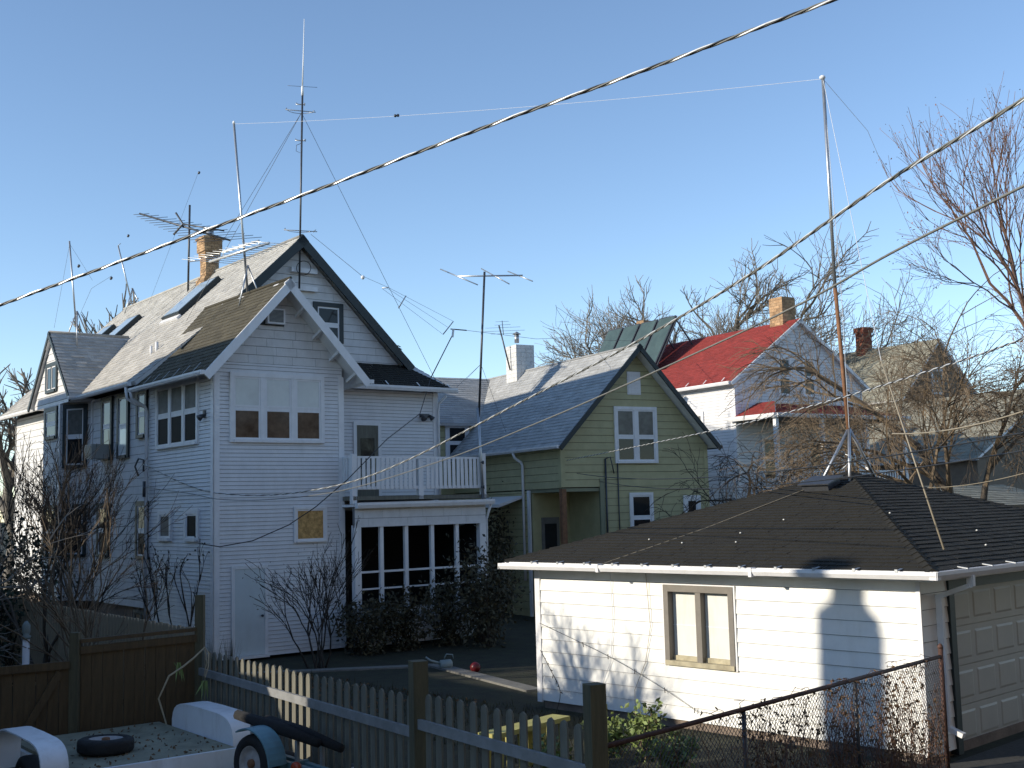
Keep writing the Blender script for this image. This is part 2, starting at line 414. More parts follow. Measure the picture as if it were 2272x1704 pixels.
def branch_mesh(base, height, seed, mb_t, mb_b, r0=0.18, levels=5, spread=0.75, nsplit=(3, 5), up=0.25, lean=(0, 0), trunkfrac=0.3, droop=0.0, twig=0.006, ratio=0.68, stems=1, wob=0.16, rmin=0.005, rk=0.62):
    rnd = random.Random(seed); tips = []
    def grow(p, d, L, r, lev):
        k = 4 if lev < 3 else 3
        pts = [p.copy()]; rs = [r]; q = p.copy(); dd = d.copy()
        for i in range(k):
            dd = dd + Vector((rnd.uniform(-1, 1), rnd.uniform(-1, 1), rnd.uniform(-1, 1))) * wob
            dd.z += up * 0.12 * (1 if lev > 0 else 0.3) - droop * 0.12 * max(0, lev - 1)
            dd.normalize(); q = q + dd * (L / k); pts.append(q.copy()); rs.append(max(rmin, r * (1 - 0.45 * (i + 1) / k)))
        (mb_t if lev < 2 else mb_b).tube(pts, rs, 7 if lev == 0 else (5 if lev < 2 else (4 if lev == 2 else 3)), cap=False)
        if lev >= levels: tips.append((q, dd)); return
        ns = rnd.randint(*nsplit)
        for i in range(ns):
            t = rnd.uniform(0.35, 1.0) if lev > 0 else rnd.uniform(0.75, 1.0)
            if i == 0: t = 1.0
            idx = t * k; a = min(int(idx), k - 1); pt = pts[a].lerp(pts[a + 1], idx - a)
            ax = dd.orthogonal().normalized(); ax.rotate(Matrix.Rotation(rnd.uniform(0, 2 * math.pi) + i * 2.4, 3, dd))
            ang = spread * rnd.uniform(0.5, 1.15) * (0.6 if i == 0 else 1)
            nd = (dd * math.cos(ang) + ax * math.sin(ang)).normalized()
            grow(pt, nd, L * ratio * rnd.uniform(0.75, 1.2), max(rmin, r * (rk if i else rk + 0.1) * (1 - 0.3 * (1 - t))), lev + 1)
    for k in range(stems):
        b = Vector(base) + (Vector((rnd.uniform(-1, 1), rnd.uniform(-1, 1), 0)) * (0.18 if stems > 1 else 0))
        d = Vector((lean[0] + (rnd.uniform(-.45, .45) if stems > 1 else 0), lean[1] + (rnd.uniform(-.45, .45) if stems > 1 else 0), 1)).normalized()
        grow(b, d, height * trunkfrac * (rnd.uniform(0.7, 1.1) if stems > 1 else 1), r0 * (rnd.uniform(0.6, 1) if stems > 1 else 1), 0)
    return tips
def tree(name, label, cat, base, height, seed, bark='bark', twigm='twig_grey', buds=None, budsize=0.05, budn=1, group=None, **k):
    t = thing(name, label, cat, base, 0, group); a, b = MB(), MB()
    tips = branch_mesh((0, 0, -0.1), height, seed, a, b, **k)
    q = height / max(v[2] for v in a.v + b.v)
    for mm in (a, b): mm.v = [(x * q, y * q, z * q) for x, y, z in mm.v]
    tips = [(p * q, d) for p, d in tips]
    a.build('trunk', bark, t, recalc=False)
    cr_ = b.build('crown', twigm, t, recalc=False)
    if buds:
        c = MB(); rnd = random.Random(seed + 1)
        for p, d in tips:
            for _ in range(budn): leaf(c, p + Vector((rnd.gauss(0, .08), rnd.gauss(0, .08), rnd.gauss(0, .08))), budsize * rnd.uniform(.6, 1.4), rnd)
        c.build('leaves', buds, cr_, kind='stuff', recalc=False, tint=True)
    return t
def leaf(mb, p, s, rnd, long=1.6):
    d = Vector((rnd.gauss(0, 1), rnd.gauss(0, 1), rnd.gauss(0, 1))).normalized(); e = d.orthogonal().normalized()
    e.rotate(Matrix.Rotation(rnd.uniform(0, 6.28), 3, d)); g = d.cross(e)
    p = Vector(p)
    mb.add([p - e * s * long * .5, p + g * s * .4, p + e * s * long * .5, p - g * s * .4 + d * s * .15], [(0, 1, 2, 3)], rnd.random())

# ------------------------------------------------------------------ ground
def sheet(name, pts, z, mat, kind='structure'):
    mb = MB(); mb.add([(p[0], p[1], z) for p in pts], [tuple(range(len(pts)))]); return mb.build(name, mat, None, kind=kind)
sheet('ground', [(-900, -300), (900, -300), (900, 1800), (-900, 1800)], 0.0, 'soil')

HF = Frame((-6.96, 27.41, 0), 38.0)     # white house
GF = Frame((1.41, 35.5, 0), 28.5)       # green house
RF = Frame((8.13, 43.0, 0), 32.6)       # red roofed house
AF = Frame((5.18, 15.45, 0), 43.4)      # garage

a0, a1 = AF.w(-0.8, -0.15, 0), AF.w(30, -0.15, 0)
b0, b1 = AF.w(30, -14, 0), AF.w(-0.8, -14, 0)
sheet('alley_pavement', [a0, a1, b0, b1], 0.004, 'asphalt')
# concrete edging strip round the back lawn
p0, p1, p2 = at(520, 1470, 25.6), at(965, 1463, 26.2), at(1185, 1505, 22.3)
def strip(name, p, q, w_, z0, z1, mat):
    mb = MB(); p = Vector((p.x, p.y, 0)); q = Vector((q.x, q.y, 0)); mb.beam(p + Z * (z0 + z1) / 2, q + Z * (z0 + z1) / 2, w_, z1 - z0)
    return mb.build(name, mat, None, kind='structure')
strip('path', p0, p1, 0.32, -0.02, 0.035, 'concrete'); strip('path', p1 + (p1 - p2).normalized() * 0.05, p2, 0.34, -0.02, 0.04, 'concrete')
# grass blades on the lawn, rough grass elsewhere in the yard
rnd = random.Random(3); g = MB()
for i in range(16000):
    u, v = rnd.uniform(-1.5, 9.5), rnd.uniform(-13.5, -0.3)
    P = HF.w(u, v, 0)
    if AF.l(P).x > -0.25 and AF.l(P).y > -0.2: continue
    h_ = rnd.uniform(0.03, 0.12) * (2.2 if rnd.random() < 0.08 else 1); d = Vector((rnd.uniform(-1, 1), rnd.uniform(-1, 1), 0)).normalized()
    g.add([P - d * 0.008, P + d * 0.008, P + Vector((rnd.uniform(-.05, .05), rnd.uniform(-.05, .05), h_))], [(0, 1, 2)], rnd.random())
g.build('lawn_grass', 'grass', None, kind='stuff', recalc=False, tint=True)
rnd = random.Random(4); g = MB()
for i in range(2600):
    u, v = rnd.uniform(-1, 10), rnd.uniform(-9, -0.2)
    P = HF.w(u, v, 0.03)
    if AF.l(P).x > -0.25 and AF.l(P).y > -0.2: continue
    leaf(g, P, rnd.uniform(.03, .06), rnd)
g.build('fallen_leaves', 'leaf_dead', None, kind='stuff', recalc=False, tint=True)

# ------------------------------------------------------------------ white house
H = thing('white_house', 'large white house with skylights in its pale roof and a balcony over a screened porch', 'house', HF.o, 38.0)
nR, nL = Vector((0, -1, 0)), Vector((-1, 0, 0))     # outward: rear, left
# rear wing
wall(H, [(0, 0.08), (3.4, 0.08), (3.4, 6.98), (0, 6.98)], (0, 0, 0), X, nR, 0.095, 'white_siding', single=False, t1=0.022)
wall(H, [(0, 6.98), (3.4, 6.98), (1.75, 8.85), (1.65, 8.85)], (0, 0, 0), X, nR, 0.21, 'white_shingle', seg=0.62, t1=0.014)
wall(H, [(0.1, 0.08), (4.0, 0.08), (4.0, 6.72), (0.1, 6.72)], (0, 0, 0), Y, nL, 0.095, 'white_siding', single=False, t1=0.022)
wall(H, [(0.1, 0.08), (2.1, 0.08), (2.1, 6.72), (0.1, 6.72)], (3.4, 0, 0), Y, X, 0.095, 'white_siding', single=False, t1=0.022)
# rear wall over the balcony, right of the wing
wall(H, [(3.52, 0.1), (7.7, 0.1), (7.7, 6.72), (3.52, 6.72)], (0, 2.1, 0), X, nR, 0.095, 'white_siding', single=False, t1=0.022)
wall(H, [(2.1, 0.1), (16.3, 0.1), (16.3, 6.8), (2.1, 6.8)], (7.7, 0, 0), Y, X, 0.21, 'white_shingle', single=False)
# main gable wall
wall(H, [(0.0, 6.6), (7.7, 6.6), (7.6, 7.15), (3.95, 10.72), (3.85, 10.72), (0.1, 7.15)], (0, 3.2, 0), X, nR, 0.21, 'white_shingle', seg=1.9, t1=0.016)
# left wall either side of the bay
wall(H, [(4.0, 1.05), (8.55, 1.05), (8.55, 6.8), (4.0, 6.8)], (0.02, 0, 0), Y, nL, 0.21, 'white_shingle', seg=2.4, t1=0.016)
wall(H, [(11.0, 1.05), (16.3, 1.05), (16.3, 6.8), (11.0, 6.8)], (0.02, 0, 0), Y, nL, 0.21, 'white_shingle', seg=2.4, t1=0.016)
wall(H, [(0.0, 0.1), (7.7, 0.1), (7.7, 6.8), (0.0, 6.8)], (0, 16.3, 0), X, Y, 0.21, 'white_shingle', single=False)
wall(H, [(0.0, 6.8), (7.7, 6.8), (3.9, 10.75)], (0, 16.3, 0), X, Y, 0.21, 'white_shingle', single=False)
# bay facets
fa, fb = Vector((0.0, 8.55, 0)), Vector((-0.6, 9.45, 0)); s1 = (fb - fa).normalized(); n1 = Vector((-s1.y, s1.x, 0)); n1 = n1 if n1.y < 0 else -n1
wall(H, [(0, 1.05), ((fb - fa).length, 1.05), ((fb - fa).length, 6.75), (0, 6.75)], fa, s1, n1, 0.21, 'white_shingle', t1=0.016)
wall(H, [(9.45, 1.05), (11.05, 1.05), (11.05, 6.75), (9.45, 6.75)], (-0.6, 0, 0), Y, nL, 0.21, 'white_shingle', t1=0.016)
fc, fd = Vector((-0.6, 11.05, 0)), Vector((0, 11.95, 0)); s2 = (fd - fc).normalized(); n2 = Vector((-s2.y, s2.x, 0)); n2 = n2 if n2.y > 0 else -n2
wall(H, [(0, 1.05), ((fd - fc).length, 1.05), ((fd - fc).length, 6.75), (0, 6.75)], fc, s2, n2, 0.21, 'white_shingle', single=False)
# cross gable face
wall(H, [(8.62, 6.86), (11.98, 6.86), (10.28, 8.8), (10.22, 8.8)], (-0.6, 0, 0), Y, nL, 0.21, 'white_shingle', t1=0.016)
m = MB(); m.add([(-0.6, 8.6, 6.85), (-0.6, 12.0, 6.85), (0.1, 12.0, 6.85), (0.1, 8.6, 6.85), (-0.6, 8.6, 6.75), (-0.6, 12.0, 6.75), (0.1, 12.0, 6.75), (0.1, 8.6, 6.75)], [(0, 1, 2, 3), (4, 5, 6, 7), (0, 1, 5, 4), (1, 2, 6, 5), (2, 3, 7, 6), (3, 0, 4, 7)]); m.build('soffit', 'white_trim', H)
m = MB(); m.box(0.12, 7.6, 4.0, 16.2, 0, 1.05); m.box(-0.5, 0.12, 9.3, 11.2, 0, 1.04); m.build('foundation', 'foundation', H)
# corner boards
m = MB()
m.box(-0.03, 0.13, -0.032, 0.0, 0.08, 6.72); m.box(-0.034, 0.0, -0.032, 0.12, 0.08, 6.72)
m.box(3.29, 3.44, -0.03, 0.0, 0.08, 6.75); m.build('corner_board', 'white_trim', H)
m = MB(); m.box(7.56, 7.73, 2.068, 2.1, 3.7, 6.72); m.build('corner_board', 'white_trim', H)
m = MB(); m.box(-0.02, 0.02, 8.42, 8.56, 1.05, 6.75); m.build('corner_board', 'white_trim', H)
m = MB(); m.box(-0.64, -0.6, 9.40, 9.52, 1.05, 6.75); m.build('corner_board', 'white_trim', H)
# roofs: main slopes, wing, cross gable, pent roof with flared corner
RZ, EZ = 11.02, 6.86
roof(H, [(-0.45, 12.2, EZ), (-0.45, 16.85, EZ), (3.9, 16.85, RZ), (3.9, 10.3, RZ), (1.73, 10.3, 8.94)], 'main_shingle')
roof(H, [(-0.45, 3.9, EZ), (-0.45, 8.25, EZ), (1.73, 10.3, 8.94), (3.9, 10.3, RZ), (3.9, 2.95, RZ), (1.0, 2.95, 8.245)], 'main_shingle')
roof(H, [(8.25, 16.85, EZ), (8.25, 3.0, EZ), (7.45, 2.95, 7.63), (3.9, 2.95, RZ), (3.9, 16.85, RZ)], 'main_shingle')
roof(H, [(-0.45, 4.02, 6.66), (-0.45, -0.55, 6.66), (1.69, -0.55, 9.0), (1.69, 4.5, 9.0)], 'brown_shingle', under='white_trim')
roof(H, [(3.85, -0.55, 6.66), (3.85, 3.2, 6.66), (1.69, 3.2, 9.0), (1.69, -0.55, 9.0)], 'brown_shingle')
CGZ = 8.96
roof(H, [(-0.45, 8.25, 6.86), (-0.72, 8.25, 6.86), (-0.72, 10.28, CGZ), (1.73, 10.28, CGZ)], 'main_shingle')
roof(H, [(-0.72, 12.25, 6.86), (-0.45, 12.25, 6.86), (1.73, 10.28, CGZ), (-0.72, 10.28, CGZ)], 'main_shingle')
roof(H, [(3.44, 1.72, 6.80), (8.05, 1.72, 6.80), (7.46, 3.19, 7.60), (3.44, 3.19, 7.60)], 'black_shingle')
roof(H, [(8.05, 1.72, 6.80), (8.24, 3.05, 6.88), (7.46, 3.05, 7.63)], 'black_shingle')
# barge boards
def rake(par, pts, w_, th, mat, name='barge_board', n=Vector((0, 1, 0))):
    for p, q in zip(pts[:-1], pts[1:]):
        m = MB(); p, q = Vector(p), Vector(q); d = (q - p).normalized(); b = n.cross(d).normalized()
        if b.z > 0: b = -b
        m.obox(p, d, b, n, (-0.02, (q - p).length + 0.02), (0, w_), (0, th)); m.build(name, mat, par)
rake(H, [(-0.5, -0.6, 6.62), (1.69, -0.6, 9.0), (3.9, -0.6, 6.62)], 0.2, 0.05, 'white_trim')
rake(H, [(0.4, 2.9, 7.68), (3.9, 2.9, 11.04), (7.5, 2.9, 7.58)], 0.24, 0.06, 'dark_trim')
rake(H, [(-0.75, 8.2, 6.8), (-0.75, 10.28, 8.98), (-0.75, 12.3, 6.8)], 0.11, 0.05, 'dark_trim', n=X)
m = MB(); m.tube([(1.69, -0.6, 9.02), (1.69, 4.4, 9.02)], 0.045, 5); m.build('ridge_cap', 'brown_shingle', H)
m = MB(); m.tube([(3.9, 2.95, 11.04), (3.9, 16.85, 11.04)], 0.05, 5); m.build('ridge_cap', 'main_shingle', H)
m = MB(); m.tube([(-0.72, 10.28, 8.98), (1.7, 10.28, 8.98)], 0.045, 5); m.build('ridge_cap', 'main_shingle', H)
# lookout brackets under the wing's right overhang, plus left
for t in (0.2, 0.42, 0.64, 0.86):
    zt = 9.0 - t * 2.34; uu = 1.69 + t * 2.16
    m = MB(); m.beam((uu, -0.02, zt - 0.34), (uu, -0.52, zt - 0.16), 0.07, 0.07); m.build('bracket', 'white_trim', H)
# gutters
gl, d, sd, L = gutter(H, (-0.53, 4.0, 6.68), (-0.53, -0.58, 6.68))
for i in range(7):
    m = MB(); t = 0.3 + i * 0.62; c = Vector((-0.53, 4.0 - t, 6.7)); m.beam(c, c + Vector((0.2, 0, 0.22)), 0.02, 0.006); m.build('gutter_strap', 'galvanised', gl)
gutter(H, (-0.53, 8.2, 6.86), (-0.53, 4.05, 6.86)); gutter(H, (-0.53, 16.8, 6.86), (-0.53, 12.3, 6.86))
gutter(H, (-0.78, 8.19, 6.86), (-0.42, 8.19, 6.86))
gr, d, sd, L = gutter(H, (3.5, 1.64, 6.82), (8.1, 1.64, 6.82), 0.12, 0.13)
for i in range(5):
    m = MB(); c = Vector((3.75 + i * 1.03, 1.64, 6.84)); m.beam(c, c + Vector((0, 0.16, 0.12)), 0.03, 0.008); m.build('gutter_strap', 'white_trim', gr)
g2, *_ = gutter(H, (3.93, -0.6, 6.66), (3.93, 1.5, 6.62))
m = MB(); m.tube([(3.92, 1.0, 6.55), (3.7, 1.0, 6.35), (3.5, 1.2, 6.3), (3.5, 1.95, 6.1), (3.5, 1.98, 3.8)], 0.035, 6); m.build('downspout', 'white_trim', H)
m = MB(); m.tube([(-0.53, 3.95, 6.6), (-0.5, 3.98, 6.42), (-0.12, 4.02, 6.22), (-0.08, 4.02, 6.1), (-0.08, 4.02, 0.3)], 0.045, 6); m.build('downspout', 'white_trim', H)
m = MB(); m.tube([(-0.53, 4.3, 6.75), (-0.5, 4.3, 6.45), (-0.3, 4.2, 6.3), (-0.13, 4.12, 6.25)], 0.04, 6); m.build('downspout', 'white_trim', H)
m = MB(); m.tube([(7.78, 1.72, 6.6), (7.72, 2.0, 6.4), (7.71, 2.02, 6.2), (7.71, 2.02, 3.8)], 0.035, 6); m.build('downspout', 'white_trim', H)
# wing windows
window(H, (0.38, 0, 5.08), X, nR, 2.5, 1.66, 3, upper=('blind', 'blind', 'blind'), lower='glass_brown', cw=0.1, mull=0.13, split=0.50)
window(H, (0, 0.82, 5.08), Y, nL, 2.66, 1.62, 3, upper='curtain_shade', lower='glass_dark', cw=0.1, mull=0.12, split=0.52)
window(H, (0, 0.78, 2.78), Y, nL, 0.84, 0.76, 1, lower='glass_dark', upper='glass_dark', single=True, cw=0.11)
window(H, (0, 2.44, 2.78), Y, nL, 0.86, 0.76, 1, upper='curtain_shade', single=True, cw=0.11)
bw = window(H, (2.03, 0, 2.68), X, nR, 0.9, 0.86, 1, upper='osb', single=True, cw=0.06)
bw['label'] = 'small window boarded with chipboard'
# door
m = MB(); m.obox((0.42, 0, 0.12), X, Z, nR, (0, 0.08), (0, 2.08), (0, 0.05)); m.obox((0.42, 0, 0.12), X, Z, nR, (0.84, 0.92), (0, 2.08), (0, 0.05)); m.obox((0.42, 0, 0.12), X, Z, nR, (0.08, 0.84), (2.0, 2.08), (0, 0.05)); m.obox((0.42, 0, 0.12), X, Z, nR, (0.0, 0.92), (-0.06, 0), (0, 0.12))
dr = m.build('door', 'white_trim', H)
m = MB(); m.obox((0.5, 0, 0.12), X, Z, nR, (0, 0.76), (0.01, 2.0), (0, 0.036)); m.build('leaf', 'door_paint', dr)
m = MB(); m.lathe((1.18, -0.03, 1.02), (0, -1, 0), [(0, 0.015), (0.03, 0.015), (0.035, 0.03), (0.06, 0.032), (0.075, 0.02)], 12); m.build('handle', 'dark_metal', dr)
# attic air conditioner in the wing gable
m = MB(); m.obox((1.18, 0, 7.92), X, Z, nR, (0, 0.62), (0, 0.44), (0, 0.03)); ac = m.build('air_conditioner', 'dark_trim', H)
m = MB(); m.obox((1.3, 0, 7.95), X, Z, nR, (0, 0.47), (0, 0.38), (0.03, 0.16)); m.build('case', 'white_trim', ac)
m = MB(); m.obox((1.35, 0, 7.99), X, Z, nR, (0, 0.37), (0, 0.3), (0.16, 0.166)); m.build('grille_back', 'dark_metal', ac)
m = MB()
for i in range(10): m.obox((1.35, 0, 7.995 + i * 0.03), X, Z, nR, (0, 0.37), (0, 0.012), (0.166, 0.174))
m.build('grille', 'ac_metal', ac, kind='stuff')
# gable window of the main house
wn = window(H, (4.33, 3.2, 8.12), X, nR, 0.95, 1.14, 1, case='dark_trim', sash='white_trim', upper='glass', lower='glass', cw=0.13, split=0.45)
# left wall windows
window(H, (0.0, 4.12, 5.45), Y, nL, 0.74, 1.28, 1, case='dark_trim', upper='glass', lower='glass', cw=0.12, split=0.5)
window(H, (0.0, 5.45, 4.98), Y, nL, 0.86, 1.78, 1, case='dark_trim', upper='glass', lower='blind', cw=0.12, split=0.5)
window(H, (0.0, 6.72, 4.98), Y, nL, 0.86, 1.78, 1, case='dark_trim', upper='glass', lower='glass', cw=0.12, split=0.55)
window(H, (0.0, 4.05, 2.3), Y, nL, 0.8, 1.5, 1, case='dark_trim', upper='curtain_dark', lower='glass', cw=0.12)
window(H, (0.0, 6.92, 2.3), Y, nL, 0.95, 1.5, 1, case='dark_trim', upper='glass', lower='glass', cw=0.12)
O1 = fa + s1 * 0.12; window(H, (O1.x, O1.y, 4.85), s1, n1, 0.84, 1.85, 1, case='dark_trim', upper='curtain_dark', lower='glass', cw=0.12, split=0.5)
window(H, (O1.x, O1.y, 2.3), s1, n1, 0.84, 1.5, 1, case='dark_trim', cw=0.1)
window(H, (-0.6, 9.65, 5.75), Y, nL, 1.2, 0.95, 1, case='dark_trim', upper='curtain_dark', lower='glass', cw=0.12)
window(H, (-0.6, 9.65, 2.3), Y, nL, 1.2, 1.5, 1, case='dark_trim', cw=0.12)
window(H, (-0.6, 9.72, 7.15), Y, nL, 1.1, 0.9, 2, case='dark_trim', upper='glass', single=True, cw=0.12)
# basement window and window air conditioner
window(H, (0.1, 4.2, 0.25), Y, nL, 1.0, 0.72, 2, case='grey_wood', sash='grey_wood', upper='glass', single=True, cw=0.07)
m = MB(); m.box(-0.55, 0.02, 6.85, 7.45, 5.02, 5.42); a2 = m.build('air_conditioner', 'ac_metal', H)
m = MB()
for i in range(12): m.box(-0.558, -0.55, 6.9, 7.4, 5.06 + i * 0.028, 5.07 + i * 0.028)
m.build('grille', 'dark_metal', a2, kind='stuff')
# skylights, vent pipes
def on_roof(u): return EZ + (u + 0.45) * (RZ - EZ) / 4.35
def skylight(v0, v1, u0, u1):
    sl_ = (RZ - EZ) / 4.35; d = Vector((1, 0, sl_)).normalized(); nn = Vector((-sl_, 0, 1)).normalized(); O = Vector((u0, v0, on_roof(u0))); L = (u1 - u0) / d.x
    m = MB(); m.obox(O, Y, d, nn, (0, v1 - v0), (0, L), (-0.05, 0.16)); k = m.build('skylight', 'dark_trim', H)
    m = MB(); m.obox(O, Y, d, nn, (0.07, v1 - v0 - 0.07), (0.07, L - 0.07), (0.16, 0.172)); m.build('pane', 'skylight_glass', k)
    m = MB(); m.obox(O, Y, d, nn, (-0.03, v1 - v0 + 0.03), (-0.16, -0.0), (0.01, 0.08)); m.build('flashing', 'white_trim', k)
skylight(6.7, 8.0, 1.95, 3.2); skylight(11.9, 13.0, 1.9, 2.75); skylight(14.3, 15.3, 1.9, 2.75)
m = MB(); m.tube([(0.62, 5.15, 7.75), (0.62, 5.15, 8.12)], 0.05, 8); m.tube([(0.52, 5.3, 7.7), (0.52, 5.3, 8.02)], 0.04, 8); m.build('vent_pipe', 'white_trim', H)

# chimney of individual bricks
def chimney(par, x0, x1, y0, y1, z0, z1, brick='brick', bl=0.22, bh=0.075, taper=None, single=True, matm='mortar'):
    """x/y footprint; taper: function z->extra width"""
    ch = MB(); n = int((z1 - z0) / bh); tp = taper or (lambda t: 0.0)
    for i in range(n):
        e = tp(i / n); z = z0 + i * bh
        ch.box(x0 - e + 0.012, x1 + e - 0.012, y0 - e + 0.012, y1 + e - 0.012, z, z + bh)
    c = ch.build('chimney', matm, par)
    j = MB()
    for i in range(n):
        e = tp(i / n); z = z0 + i * bh; off = (bl / 2 if i % 2 else 0)
        for face in range(4):
            L = (x1 - x0 if face < 2 else y1 - y0) + 2 * e; x = -off
            while x < L - 0.01:
                a, b = max(0, x) + 0.005, min(L, x + bl) - 0.005
                if b - a > 0.02:
                    t = 0.012; q = random.random(); jj = random.uniform(-.003, .003)
                    mb = MB() if (single and face in (0, 2)) else j
                    if face == 0: mb.box(x0 - e + a, x0 - e + b, y0 - e - jj, y0 - e + t + 0.02, z + 0.005, z + bh - 0.005, q)
                    elif face == 1: mb.box(x0 - e + a, x0 - e + b, y1 + e - t - 0.02, y1 + e, z + 0.005, z + bh - 0.005, q)
                    elif face == 2: mb.box(x0 - e - jj, x0 - e + t + 0.02, y0 - e + a, y0 - e + b, z + 0.005, z + bh - 0.005, q)
                    else: mb.box(x1 + e - t - 0.02, x1 + e, y0 - e + a, y0 - e + b, z + 0.005, z + bh - 0.005, q)
                    if mb is not j: mb.build('brick', brick, c, tint=True)
                x += bl
    if j.v: j.build('brickwork', brick, c, kind='stuff', tint=True)
    return c
def ctaper(t): return 0.1 if t < 0.22 else (0.06 if t < 0.3 else (0.0 if t < 0.62 else (0.04 if t < 0.7 else 0.08 if t < 0.92 else 0.12)))
c = chimney(H, 3.58, 4.02, 8.75, 9.2, 10.3, 12.2, taper=ctaper, bh=0.08, bl=0.22)
m = MB(); m.tube([(3.8, 8.97, 12.15), (3.8, 8.97, 12.38)], 0.13, 10); m.tube([(3.8, 8.97, 12.42), (3.8, 8.97, 12.46)], 0.2, 10); m.tube([(3.8, 8.97, 12.3), (3.8, 8.97, 12.43)], 0.03, 5); m.build('flue_cap', 'galvanised', c)

# porch and balcony
pv = -0.5
m = MB(); m.box(3.44, 3.62, pv, pv + 0.16, 1.0, 3.05); m.build('porch_post', 'white_trim', H)
m = MB(); m.box(7.24, 7.44, pv, pv + 0.16, 0.2, 3.05); m.build('porch_post', 'white_trim', H)
for u in (4.23, 4.96, 5.75, 6.53):
    m = MB(); m.box(u - 0.05, u + 0.05, pv + 0.03, pv + 0.12, 1.0, 3.0); m.build('mullion', 'white_trim', H)
m = MB(); m.box(3.62, 7.24, pv + 0.05, pv + 0.1, 1.87, 1.92); m.build('screen_rail', 'white_trim', H)
m = MB(); m.box(3.62, 7.24, pv + 0.05, pv + 0.1, 1.46, 1.5); m.build('screen_rail', 'white_trim', H)
wall(H, [(3.44, 3.0), (7.44, 3.0), (7.44, 3.5), (3.44, 3.5)], (0, pv, 0), X, nR, 0.22, 'white_shingle', seg=0.6, t1=0.012, name='porch_header')
wall(H, [(3.44, 0.1), (7.44, 0.1), (7.44, 1.0), (3.44, 1.0)], (0, pv, 0), X, nR, 0.22, 'white_shingle', seg=0.8, t1=0.012, name='porch_apron')
wall(H, [(pv + .1, 0.1), (2.05, 0.1), (2.05, 1.0), (pv + .1, 1.0)], (7.44, 0, 0), Y, X, 0.22, 'white_shingle', single=False, name='porch_apron')
m = MB(); m.box(3.5, 7.4, 1.9, 2.08, 0.5, 3.4); m.box(3.5, 7.4, pv + 0.2, 1.9, 0.9, 0.95); m.box(3.46, 3.52, 0.05, 2.05, 0.1, 3.4); m.box(7.3, 7.38, pv + .2, 1.9, 0.95, 3.4); m.build('porch_lining', 'porch_shade_black', H)  # near-black lining added in place of the shade inside the porch
m = MB(); m.box(3.36, 7.5, pv - 0.05, 2.05, 3.5, 3.56); m.build('porch_ceiling', 'white_trim', H)
gb, *_ = gutter(H, (3.42, pv - 0.13, 3.6), (7.62, pv - 0.13, 3.63), 0.13, 0.14)
m = MB(); m.box(3.38, 7.52, pv - 0.05, 2.05, 3.66, 3.76); m.build('deck', 'grey_wood', H)
m = MB(); m.tube([(7.55, pv - 0.1, 3.5), (7.52, pv - 0.03, 3.3), (7.5, pv + 0.05, 3.1), (7.5, pv + 0.05, 0.3)], 0.035, 6); m.build('downspout', 'white_trim', H)
rail = MB(); rail.box(3.42, 7.42, pv - 0.03, pv + 0.09, 4.7, 4.75); rail.box(3.42, 7.42, pv - 0.01, pv + 0.05, 3.92, 4.0)
rail.box(3.38, 3.46, pv + 0.1, 0.02, 4.7, 4.75); rail.box(3.40, 3.44, pv + 0.1, 0.02, 3.92, 4.0)
br = rail.build('balcony_rail', 'white_trim', H)
for u, ht in ((3.42, 4.8), (5.38, 4.68), (7.38, 4.85)):
    m = MB(); m.box(u - 0.065, u + 0.065, pv - 0.05, pv + 0.08, 3.72 - (0.05 if u > 5 else 0.15), ht); m.build('post', 'white_trim', br)
u = 3.56
while u < 7.3:
    if abs(u - 5.38) > 0.09:
        m = MB(); t = random.uniform(-.012, .012); m.add([(u - .045, pv - .035, 3.93), (u + .045, pv - .035, 3.93), (u + .045 + t, pv - .035, 4.7), (u - .045 + t, pv - .035, 4.7), (u - .045, pv - .012, 3.93), (u + .045, pv - .012, 3.93), (u + .045 + t, pv - .012, 4.7), (u - .045 + t, pv - .012, 4.7)], [(0, 1, 2, 3), (4, 7, 6, 5), (0, 4, 5, 1), (1, 5, 6, 2), (2, 6, 7, 3), (3, 7, 4, 0)])
        m.build('baluster', 'white_trim', br)
    u += 0.136
for v in (-0.36, -0.22, -0.08):
    m = MB(); m.box(3.39, 3.41, v - 0.045, v + 0.045, 3.93, 4.7); m.build('baluster', 'white_trim', br)
# balcony door
m = MB(); O = (4.93, 2.1, 3.78); m.obox(O, X, Z, nR, (0, 0.1), (0, 2.05), (0, 0.05)); m.obox(O, X, Z, nR, (0.78, 0.88), (0, 2.05), (0, 0.05)); m.obox(O, X, Z, nR, (0.1, 0.78), (1.95, 2.05), (0, 0.05))
bd = m.build('door', 'white_trim', H); m = MB(); m.obox(O, X, Z, nR, (0.1, 0.78), (0, 1.95), (0, 0.035)); m.build('leaf', 'grey_wood', bd)
m = MB(); m.obox(O, X, Z, nR, (0.22, 0.66), (0.75, 1.6), (0.035, 0.041)); m.build('pane', 'glass', bd)
# floodlight by the eave, lamp at the left wing wall
m = MB(); m.lathe((7.15, 2.02, 6.05), (0, -0.5, -0.6), [(0, 0.03), (0.05, 0.05), (0.14, 0.09), (0.16, 0.09)], 10); m.lathe((7.4, 2.02, 6.05), (0.3, -0.5, -0.6), [(0, 0.03), (0.05, 0.05), (0.14, 0.08)], 10); m.box(7.1, 7.4, 2.02, 2.09, 6.0, 6.1); m.build('floodlight', 'dark_metal', H)
m = MB(); m.lathe((-0.05, 0.45, 5.75), (-0.7, 0, -0.5), [(0, 0.02), (0.06, 0.05), (0.16, 0.08)], 10); m.box(-0.06, 0, 0.4, 0.5, 5.68, 5.85); m.build('floodlight', 'dark_metal', H)
